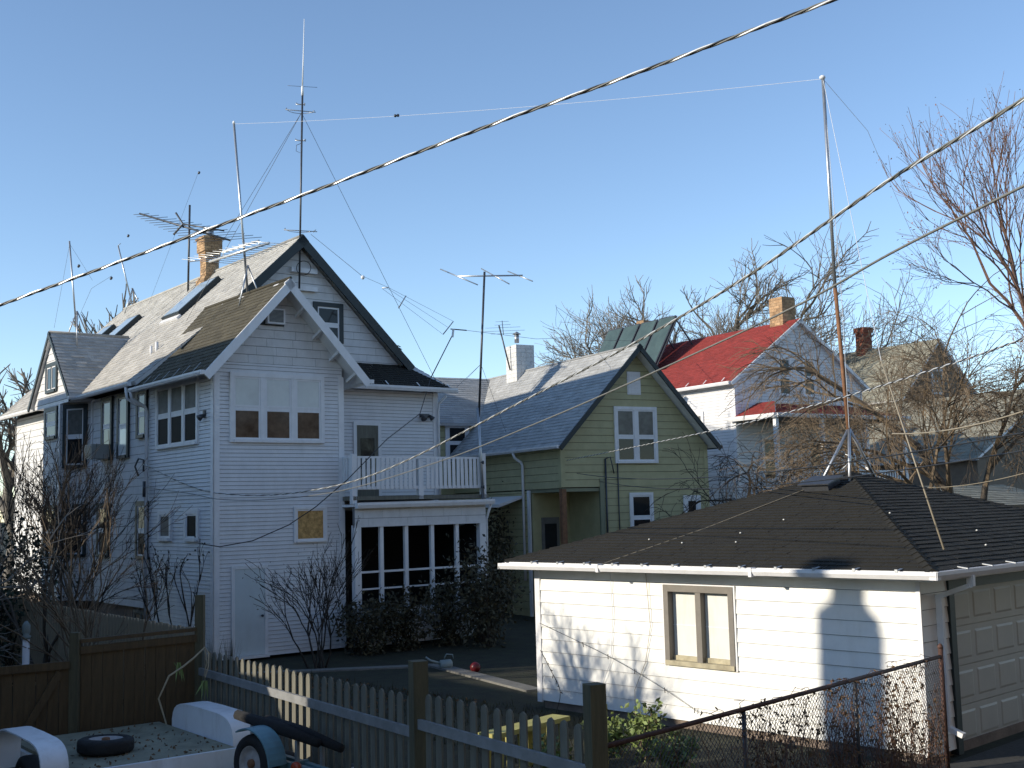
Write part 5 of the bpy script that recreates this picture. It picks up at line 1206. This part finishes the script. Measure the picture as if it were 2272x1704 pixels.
m = MB(); bu = bdir.normalized(); m.tube([bc - bu * .55 + Z * .14, bc + bu * .7 + Z * .14], .032, 6); m.tube([bc - bu * .55, bc - bu * .55 + Z * .14], .012, 5); m.tube([bc + bu * .7, bc + bu * .7 + Z * .14], .012, 5); m.build('boom_brace', 'bright_alu', M2)
# television aerial beside the chimney
base = HF.w(3.35, 9.6, on_roof(3.35)); M3 = thing('television_aerial', 'large dark television aerial on a mast strapped to the brick chimney', 'antenna', base); dy = base.y
m = MB(); m.tube([(0, 0, -.05), at(421, 455, dy) - base], .034, 8); m.build('mast', 'dark_metal', M3)
bc = at(421, 507, dy) - base; b1_, b2_ = at(310, 474, dy + .9) - base, at(510, 533, dy - .8) - base
yagi(M3, (b1_ + b2_) / 2, b2_ - b1_, (b2_ - b1_).length, [(.02 + .96 * i / 13, .5 + 1.6 * (i / 13) ** .8) for i in range(14)], 'dark_metal', eld=Vector((.9, .3, .12)), br=.036, er=.009)
m = MB(); m.tube([at(390, 472, dy) - base, at(406, 497, dy) - base, at(385, 521, dy) - base], .034, 6); m.tube([at(406, 497, dy) - base, at(497, 512, dy - .5) - base], .026, 6); m.build('corner_reflector', 'dark_metal', M3)
for z in (.25, .95):
    m = MB(); m.beam((0, 0, z), HF.w(3.75, 9.0, base.z + z) - base, .03, .03); m.build('strap', 'dark_metal', M3)
# small masts at the far roof
base = HF.w(.1, 10.28, 8.98); M4 = thing('dormer_mast', 'short mast on a tripod over the cross gable ridge', 'antenna', base); dy = base.y
m = MB(); m.tube([(0, 0, 0), at(154, 535, dy) - base], .027, 8); m.build('mast', 'galvanised', M4)
tripod(M4, (0, 0, 0), .7, .42, lambda x, y: 8.98 - abs(HF.l(base + Vector((x, y, 0))).y - 10.28) * 1.06 - base.z, a0=.9)
base = HF.w(3.9, 16.0, 11.03); M5 = thing('front_ridge_mast', 'short mast with tripod at the front end of the main ridge', 'antenna', base); dy = base.y
m = MB(); m.tube([(0, 0, 0), at(262, 545, dy) - base], .027, 8); m.tube([at(262, 545, dy) - base, at(268, 540, dy) - base], .012, 6); m.build('mast', 'galvanised', M5)
tripod(M5, (0, 0, 0), .65, .4, lambda x, y: 11.03 - abs(HF.l(base + Vector((x, y, 0))).x - 3.9) * .955 - base.z, a0=.1)
for (a, b_, lb) in (((154, 540, HF.w(0, 10.3, 0).y), (205, 622, 33.5), 'thin stay wire with insulators right of the dormer mast'), ((154, 545, HF.w(0, 10.3, 0).y), (120, 728, HF.w(-.6, 10.3, 0).y), 'thin stay wire left of the dormer mast'), ((440, 383, 38.0), (330, 675, HF.w(3.9, 13, 0).y), 'thin wire rising from the ridge past the television aerial')):
    wire('stay_wire', lb, 'wire', [at(*a), at(*b_)], .004, 'cable_black')
p = at(205, 622, 33.5); wire('stay_wire', 'short stay wire running up to the power cable left of the roof', 'wire', [at(172, 710, 34.0), at(203, 640, 33.8), at(248, 612, 33.8)], .004, 'cable_black')
for px, py, Yd, lb in ((173, 590, 34, 'small dark insulator right of the dormer mast'), (440, 383, 38, 'small insulator high above the television aerial'), (245, 617, 34, 'small dark insulator beside the front ridge mast'), (283, 523, 38, 'tiny dark insulator in the sky near the front ridge mast')):
    o = thing('stay_insulator', lb, 'insulator', at(px, py, Yd)); m = MB(); m.lathe((0, 0, -.05), (0.5, 0, 1), [(0, .02), (.03, .04), (.08, .04), (.1, .02)], 8); m.build('body', 'dark_metal', o)
# balcony pole with three element beam
base = HF.w(7.28, -.62, 3.6); M6 = thing('balcony_mast', 'long silver pole clamped to the balcony rail carrying a three element beam', 'antenna', base); dy = base.y
m = MB(); m.tube([(0, 0, -.02), at(1060, 905, dy) - base], .042, 8); m.build('lower_pole', 'galvanised', M6); m = MB(); m.tube([at(1060, 925, dy) - base + Vector((.03, 0, 0)), at(1075, 603, dy) - base], .03, 8); m.build('upper_pole', 'dark_metal', M6)
for z in (.35, 1.0):
    m = MB(); m.tube([(-.045, 0, z), (.045, 0, z)], .045, 8); m.build('clamp', 'dark_metal', M6)
q = at(1075, 611, dy) - base; b1_, b2_ = at(1015, 613, dy) - base, at(1160, 611, dy) - base
yagi(M6, (b1_ + b2_) / 2, b2_ - b1_, (b2_ - b1_).length, [], 'galvanised', br=.022)
for (a, b_) in (((977, 597), (1060, 632)), ((1068, 596), (1130, 630)), ((1127, 602), (1182, 624))):
    m = MB(); m.tube([at(*a, dy + .45) - base, at(*b_, dy - .45) - base], .016, 5); m.build('element', 'galvanised', M6)
for tgt_, lb in ((at(1030, 846, 42), 'guy wire of the balcony mast to the far eave'), (GF.w(.4, 4.2, 5.9), 'guy wire of the balcony mast to the green house roof'), (at(1012, 860, 40), 'short guy wire beside the balcony mast')):
    wire('guy_wire', lb, 'wire', [at(1067, 808, dy), tgt_], .005, 'cable_black')
# aerial on the green house chimney
base = GF.w(2.3, 7.3, 8.4); M8 = thing('chimney_aerial', 'small television aerial strapped to the white chimney', 'antenna', base); dy = base.y
m = MB(); m.tube([(0, 0, 0), at(1107, 722, dy) - base], .028, 8); m.build('mast', 'dark_metal', M8)
for z in (.3, .85):
    m = MB(); m.beam((0, 0, z), (.2, .1, z), .02, .02); m.build('strap', 'dark_metal', M8)
b1_, b2_ = at(1114, 712, dy + .8) - base, at(1117, 742, dy - .8) - base
yagi(M8, (b1_ + b2_) / 2, b2_ - b1_, (b2_ - b1_).length, [(.05, .5), (.3, .6), (.5, 1.3), (.75, 1.6), (.95, .9)], 'dark_metal', eld=Vector((1, .1, .03)), br=.014)
# garage mast
base = AF.w(4.0, 3.3, 3.86); M9 = thing('garage_mast', 'tall leaning steel mast in a tripod on the garage roof peak', 'antenna', base); dy = base.y
def aw(px, py): return at(px, py, dy) - base
m = MB(); m.tube([aw(1888, 1010), aw(1853, 640)], .036, 8); m.build('lower_mast', 'rusty_metal', M9); m = MB(); m.tube([aw(1853, 640), aw(1826, 175)], .031, 8); m.build('upper_mast', 'galvanised', M9)
m = MB(); m.lathe(aw(1825, 176), (0, 0, 1), [(0, .03), (.02, .055), (.05, .055), (.07, .03)], 10); m.build('pulley', 'white_plastic', M9)
jn = aw(1884, 950)
for f_ in (AF.w(3.35, 3.5, 3.62), AF.w(3.5, 3.0, 3.66), AF.w(4.75, 3.2, 3.68)):
    m = MB(); m.tube([jn, f_ - base], .028, 6); m.build('leg', 'galvanised', M9)
m = MB(); m.tube([aw(1876, 1008), aw(1890, 1014), aw(1880, 1030), aw(1868, 1042)], .01, 5); m.lathe(aw(1892, 1011), (1, 0, 0), [(0, .02), (.03, .025), (.05, .01)], 8); m.build('bracket', 'galvanised', M9)
mt_ = at(1826, 175, dy)
wire('halyard', 'thin rope hanging beside the garage mast', 'rope', [mt_, at(1866, 640, dy - .1), at(1884, 950, dy - .1)], .005, 'rope_white')
foot = AF.w(.75, .0, 2.72)
wire('guy_rope', 'thin guy rope from the garage mast head down to the roof pole', 'rope', [mt_, at(1955, 800, foot.y + 1.2)], .005, 'rope_white')
gr_ = thing('roof_pole', 'slim pale pole standing on the garage roof hip', 'pole', foot); m = MB(); m.tube([(0, 0, -.03), at(1955, 800, foot.y + 1.2) - foot], [.016, .01], 6); m.build('shaft', 'cable_tan', gr_)
wire('guy_rope', 'faint guy rope right of the garage mast', 'rope', [mt_, at(1925, 290, dy + 2), at(2075, 640, dy + 6)], .004, 'rope_white')
wire('pale_cord', 'pale cord lying up the garage roof slope to the vent', 'cord', [AF.w(-.45, 5.1, 2.47), AF.w(1.2, 4.3, 2.98), AF.w(3.2, 3.5, 3.63)], .008, 'cable_tan')
# long wire between the masts
lt = at(519, 275, HF.w(1.69, 1.75, 0).y)
wire('long_wire_aerial', 'fine white wire strung between the wing mast and the garage mast', 'wire', [lt, mt_], .004, 'rope_white', sag=.12)
o = thing('wire_insulator', 'small dark insulator on the long white wire aerial', 'insulator', at(880, 257, 25.2)); m = MB(); m.lathe((-.06, 0, 0), (1, 0, .1), [(0, .02), (.03, .04), (.06, .02), (.09, .04), (.12, .02)], 8); m.build('body', 'dark_metal', o)

# ------------------------------------------------------------------ power and telephone cables
def poly_curve(pts, n=60):
    """smooth space curve through the given points"""
    P = [Vector(p) for p in pts]; out = []
    k = len(P) - 1
    for i in range(k):
        p0, p1, p2, p3 = P[max(i - 1, 0)], P[i], P[i + 1], P[min(i + 2, k)]
        for j in range(n // k):
            t = j / (n // k); out.append(.5 * ((2 * p1) + (p2 - p0) * t + (2 * p0 - 5 * p1 + 4 * p2 - p3) * t * t + (3 * p1 - p0 - 3 * p2 + p3) * t ** 3))
    out.append(P[-1]); return out
def triplex(name, label, pts, r_, off, pitch, mats):
    C = poly_curve(pts, 240); L = [0]
    for a, b in zip(C[:-1], C[1:]): L.append(L[-1] + (b - a).length)
    n = int(L[-1] / pitch * 10); S_ = []; j = 0
    for i in range(n + 1):
        s = L[-1] * i / n
        while j < len(L) - 2 and L[j + 1] < s: j += 1
        t = (s - L[j]) / max(1e-6, L[j + 1] - L[j]); S_.append((C[j].lerp(C[j + 1], t), (C[j + 1] - C[j]).normalized(), s))
    root = thing(name, label, 'cable', C[len(C) // 2]); c = root.location.copy()
    for k, (mt, rr) in enumerate(mats):
        q = []
        for p, d, s in S_:
            a = d.cross(Z).normalized(); b = a.cross(d); t = 2 * math.pi * s / pitch + k * 2 * math.pi / len(mats); q.append(p + (a * math.cos(t) + b * math.sin(t)) * off - c)
        m = MB(); m.tube(q, rr, 5, cap=False); m.build('conductor', mt, root, recalc=False)
    return root
def ext(p, q, L): return Vector(q) + (Vector(q) - Vector(p)).normalized() * L
w1 = [at(0, 677, 9.6), at(410, 528, 8.9), at(760, 400, 8.3), at(1130, 262, 7.7), at(1440, 152, 7.2), at(1853, -2, 6.6)]
w1 = [ext(w1[1], w1[0], 6)] + w1 + [ext(w1[-2], w1[-1], 5)]
triplex('power_cable', 'thick twisted power cable crossing the sky over the white house', w1, .0072, .0064, .44, [('cable_grey', .0072), ('cable_black', .0066), ('cable_alu', .0082)])
hb = HF.w(-.18, 4.02, 4.75)
w2 = [at(2272, 220, 6.6), at(1960, 408, 7.9), at(1650, 618, 9.8), at(1400, 765, 12.2), at(1150, 895, 15.5), at(895, 1025, 20.0), at(760, 1074, 23.0), at(620, 1097, 25.8), at(500, 1096, 27.0), at(420, 1078, 28.4), hb]
w2 = [ext(w2[1], w2[0], 5)] + w2
triplex('power_cable', 'twisted service cable dropping to the bracket on the white house', w2, .0065, .0075, .5, [('cable_grey', .0075), ('cable_grey', .0075), ('cable_alu', .0065)])
w3 = [at(2272, 412, 6.0), at(1980, 560, 7.2), at(1760, 682, 8.6), at(1450, 826, 11.2), at(1200, 935, 14.6), at(980, 1022, 18.6), at(760, 1088, 23.0), at(600, 1108, 25.8), at(490, 1108, 26.9), at(420, 1095, 28.3), HF.w(-.14, 4.02, 4.15)]
w3 = [ext(w3[1], w3[0], 5)] + w3
c3 = poly_curve(w3, 120); wire('telephone_cable', 'smooth grey telephone cable sagging below the power drop to the white house', 'cable', c3, .0085, 'cable_grey')
w4 = [at(2272, 752, 9.0), at(2115, 806, 11.5), at(1865, 883, 15.6), at(1640, 942, 20.5), at(1450, 983, 26), GF.w(.15, -.08, 4.75)]
w4 = [ext(w4[1], w4[0], 4)] + w4
triplex('power_cable', 'thin twisted service cable running to the corner of the green house', w4, .006, .006, .4, [('cable_black', .006), ('cable_alu', .007)])
for k, (a, b_, lb) in enumerate((((2272, 912, 10), (1980, 962, 14), 'pale thin cable low behind the garage mast'), ((2272, 960, 12), (1280, 1050, 34), 'thin dark cable to the green house rear wall'), ((2272, 1000, 12), (1330, 1068, 34.5), 'lower thin dark cable to the green house rear wall'), ((2272, 1050, 20), (2060, 1082, 26), 'short pale cable near the shed porch'))):
    wire('drop_cable', lb, 'cable', [at(*a), at(*b_)], .008 if k in (0, 3) else .009, 'cable_tan' if k in (0, 3) else 'cable_black', sag=.06 if k in (0, 3) else .3)
# cords on the garage wall: light string with clips
sp_ = [AF.w(-.05, 6.95, 1.42), AF.w(-.05, 5.4, .98), AF.w(-.05, 4.4, .62), AF.w(-.06, 3.6, .28)]
wire('clothes_line', 'thin line with pegs slanting across the garage wall', 'line', poly_curve(sp_, 20), .004, 'cable_black')
for i, t in enumerate((.27, .37, .52, .75, .95)):
    c_ = poly_curve(sp_, 20)[int(t * 18)]; o = thing('clothes_peg', 'small grey peg hanging on the thin line at the garage wall', 'peg', c_, 0, 'pegs on the garage wall line'); m = MB(); m.beam((0, 0, -.05), (random.uniform(-.02, .02), 0, .03), .008, .012); m.build('body', 'dark_metal', o)
wire('garage_cable', 'slim white cable hanging down the garage wall left of the window', 'cable', [AF.w(-.05, 5.3, 2.4), AF.w(-.04, 5.28, 1.6), AF.w(-.04, 5.35, .9), AF.w(-.08, 5.7, .2)], .005, 'rope_white')
wire('garage_cable', 'grey cable beside the garage window frame', 'cable', [AF.w(-.05, 4.55, 2.35), AF.w(-.04, 4.5, 1.5), AF.w(-.04, 4.62, .95), AF.w(-.06, 4.85, .5), AF.w(-.06, 4.85, .1)], .005, 'cable_tan')
# dry seed stalk by the garage corner
b = AF.w(-.5, 6.2, 0); ss = thing('seed_stalk', 'dry seed stalk leaning before the garage corner', 'plant', b); m = MB(); q = [Vector((0, 0, 0)), Vector((.1, -.05, .4)), Vector((-.05, .05, .75)), Vector((-.2, .15, 1.05))]; m.tube(poly_curve(q, 12), .006, 4)
for i in range(10):
    t = poly_curve(q, 12)[4 + i % 7]; m.beam(t, t + Vector((random.uniform(-.04, .04), 0, random.uniform(-.07, .03))), .012, .012)
m.build('stem', 'twig_dark', ss)

# ------------------------------------------------------------------ trees and shrubs
def gnd(px, Yd): p = at(px, 1100, Yd); p.z = 0; return p
EL = dict(bark='bark_grey', twigm='twig_grey', r0=.42, levels=7, spread=.82, trunkfrac=.23, nsplit=(3, 4), ratio=.74, rmin=.009, wob=.2, up=.35, rk=.57)
tree('bare_tree', 'bare grey elm far behind the solar panels', 'tree', gnd(1405, 74), 18.6, 11, **EL)
tree('bare_tree', 'tall bare elm far behind the red roof', 'tree', gnd(1545, 76), 20.0, 12, **EL)
tree('bare_tree', 'smaller bare tree far behind the buff chimney', 'tree', gnd(1705, 84), 15.8, 13, **EL)
tree('bare_tree', 'bare tree behind the front ridge of the white house', 'tree', gnd(235, 60), 14.6, 14, 'bark_grey', 'twig_grey', r0=.4, levels=6, spread=.6, trunkfrac=.27, nsplit=(3, 3), ratio=.71, rmin=.010)
tree('bare_tree', 'pale bare tree left of the white house', 'tree', gnd(30, 43), 9.6, 15, 'bark_grey', 'twig_grey', r0=.28, levels=6, spread=.6, trunkfrac=.25, nsplit=(3, 4), ratio=.72, rmin=.008)
tree('bare_tree', 'spreading bare fruit tree with drooping tan twigs behind the garage', 'tree', gnd(2185, 28), 8.9, 16, 'bark', 'twig_tan', r0=.16, levels=7, spread=.75, trunkfrac=.25, nsplit=(3, 4), ratio=.75, droop=.22, up=.25, lean=(-.05, 0), rmin=.0035, wob=.11, rk=.56)
tree('bare_tree', 'tall narrow tree with reddish buds right of the garage mast', 'tree', gnd(2345, 33), 15.0, 17, 'bark_grey', 'twig_red', r0=.16, levels=7, spread=.5, trunkfrac=.24, nsplit=(3, 3), ratio=.75, up=.5, rmin=.0045, buds='bud_red', budsize=.04, budn=1, rk=.58)
tree('bare_tree', 'bare slender tree in front of the distant grey roof', 'tree', gnd(1945, 36), 10.2, 18, 'bark', 'twig_tan', r0=.14, levels=7, spread=.65, trunkfrac=.27, nsplit=(3, 3), ratio=.75, up=.35, rmin=.0045, rk=.57)
tree('bare_tree', 'low bare tree with arching branches before the red roofed house porch', 'tree', gnd(1800, 33), 5.4, 19, 'twig_dark', 'twig_dark', r0=.11, levels=6, spread=.8, trunkfrac=.24, nsplit=(3, 4), ratio=.76, droop=.4, lean=(-.5, 0), rmin=.0045, rk=.58)
tree('bare_tree', 'multi-stemmed bare tree against the sunlit front of the white house', 'tree', gnd(95, 22.8), 5.9, 20, 'bark', 'twig_dark', r0=.045, levels=5, spread=.5, trunkfrac=.34, nsplit=(2, 4), ratio=.70, stems=6, rmin=.004)
tree('bare_shrub', 'pale twiggy shrub behind the cedar fence panel', 'shrub', gnd(215, 18.3), 4.0, 22, 'twig_tan', 'twig_tan', r0=.034, levels=4, spread=.45, trunkfrac=.38, nsplit=(2, 3), ratio=.68, stems=7, rmin=.0045, rk=.6)
tree('bare_shrub', 'dark bare shrub against the back wall of the white house', 'shrub', gnd(700, 26.3), 3.3, 23, 'twig_dark', 'twig_dark', r0=.035, levels=4, spread=.42, trunkfrac=.38, nsplit=(2, 3), ratio=.70, stems=8, rmin=.006, buds='leaf_dark', budsize=.025)
for i, (px, Yd, lb) in enumerate(((418, 27.0, 'thin climbing stems under the small left window'), (365, 29.0, 'thin climbing stems beside the downspout'))):
    tree('climbing_rose', lb, 'climber', gnd(px, Yd), 2.9, 30 + i, 'twig_dark', 'twig_dark', r0=.03, levels=3, spread=.25, trunkfrac=.5, nsplit=(2, 3), ratio=.6, stems=3, rmin=.005, buds='leaf_dark', budsize=.05)
# dark leafy bushes below the screened porch
for i, (u, lb) in enumerate(((3.3, 'dark leafy bush at the left foot of the screened porch'), (4.5, 'dark leafy bush under the second porch mullion'), (5.7, 'dark leafy bush under the middle of the porch'), (6.8, 'tall dark leafy bush at the right foot of the porch'))):
    b = HF.w(u, -1.15, 0); leafy('porch_bush', lb, 'bush', b, .85, 1.25 + .1 * i, 1500, 'leaf_dark', 70 + i, (.05, .1), 16, 'twig_dark')
# vine over the side of the green house
b = GF.w(-.5, 3.6, 0); leafy('wall_vine', 'dark vine mass under the awning of the green house', 'vine', b, 1.3, 3.2, 3000, 'leaf_dark', 80, (.05, .1), 26, 'twig_dark', flat=.5)
b = gnd(1075, 29.5); leafy('dark_bush', 'tall dark bush right of the porch downspout', 'bush', b, .9, 2.6, 1800, 'leaf_dark', 83, (.05, .1), 18, 'twig_dark')
b = gnd(5, 24.5); leafy('dark_bush', 'dark evergreen bush at the far end of the board fence', 'bush', b, 1.3, 3.4, 3000, 'needle', 82, (.05, .1), 20, 'twig_dark')
for i, (px, Yd, lb) in enumerate(((470, 24.6, 'small dark spiky plant at the house corner'), (510, 24.4, 'small dark spiky plant beside the back door'))):
    b = gnd(px, Yd); t = thing('spiky_plant', lb, 'plant', b); m = MB(); rnd = random.Random(90 + i)
    for k in range(50):
        a = rnd.uniform(0, 6.28); h_ = rnd.uniform(.5, 1.0); rr = rnd.uniform(.05, .3); s_ = Vector((-math.sin(a), math.cos(a), 0)) * .012; c_ = Vector((math.cos(a), math.sin(a), 0))
        m.add([c_ * .03 - s_, c_ * .03 + s_, c_ * rr + Z * h_], [(0, 1, 2)], rnd.random())
    m.build('leaves', 'leaf_dark', t, recalc=False, tint=True)
# spruce top behind the roof
b = gnd(888, 60); t = thing('spruce', 'dark spruce top showing over the roof of the white house', 'tree', b); hh = 3.4 + (1131 - 770) / FPX * 60
m = MB(); m.tube([(0, 0, 0), (0, 0, hh)], [.25, .02], 7); m.build('trunk', 'bark', t, recalc=False); m = MB(); rnd = random.Random(99)
for k in range(40):
    z = hh * (1 - (k / 40) ** 1.1 * .8); r_ = .12 + (hh - z) * .26
    for j in range(12):
        a = rnd.uniform(0, 6.28); d = Vector((math.cos(a), math.sin(a), -.25)); L_ = r_ * rnd.uniform(.6, 1.1); p = Vector((0, 0, z + rnd.uniform(-.1, .1)))
        sd_ = d.cross(Z).normalized()
        for q in range(5):
            c_ = p + d * L_ * (q + .5) / 5; s2_ = sd_ * (.2 * (1 - q / 6)); m.add([c_ - s2_ - Z * .06, c_ + d * .16, c_ + s2_ - Z * .06, c_ + Z * .05], [(0, 1, 3), (1, 2, 3)], rnd.random())
m.build('crown', 'needle', t, recalc=False, tint=True)
# tree outside the view whose twigs shade the garage wall
tree('bare_tree', 'bare tree standing by the neighbour garage across the fence', 'tree', Vector((-8.6, 14.9, 0)), 5.8, 41, 'bark', 'twig_grey', r0=.09, levels=5, spread=.55, trunkfrac=.36, nsplit=(3, 4), ratio=.70, stems=4, rmin=.006)
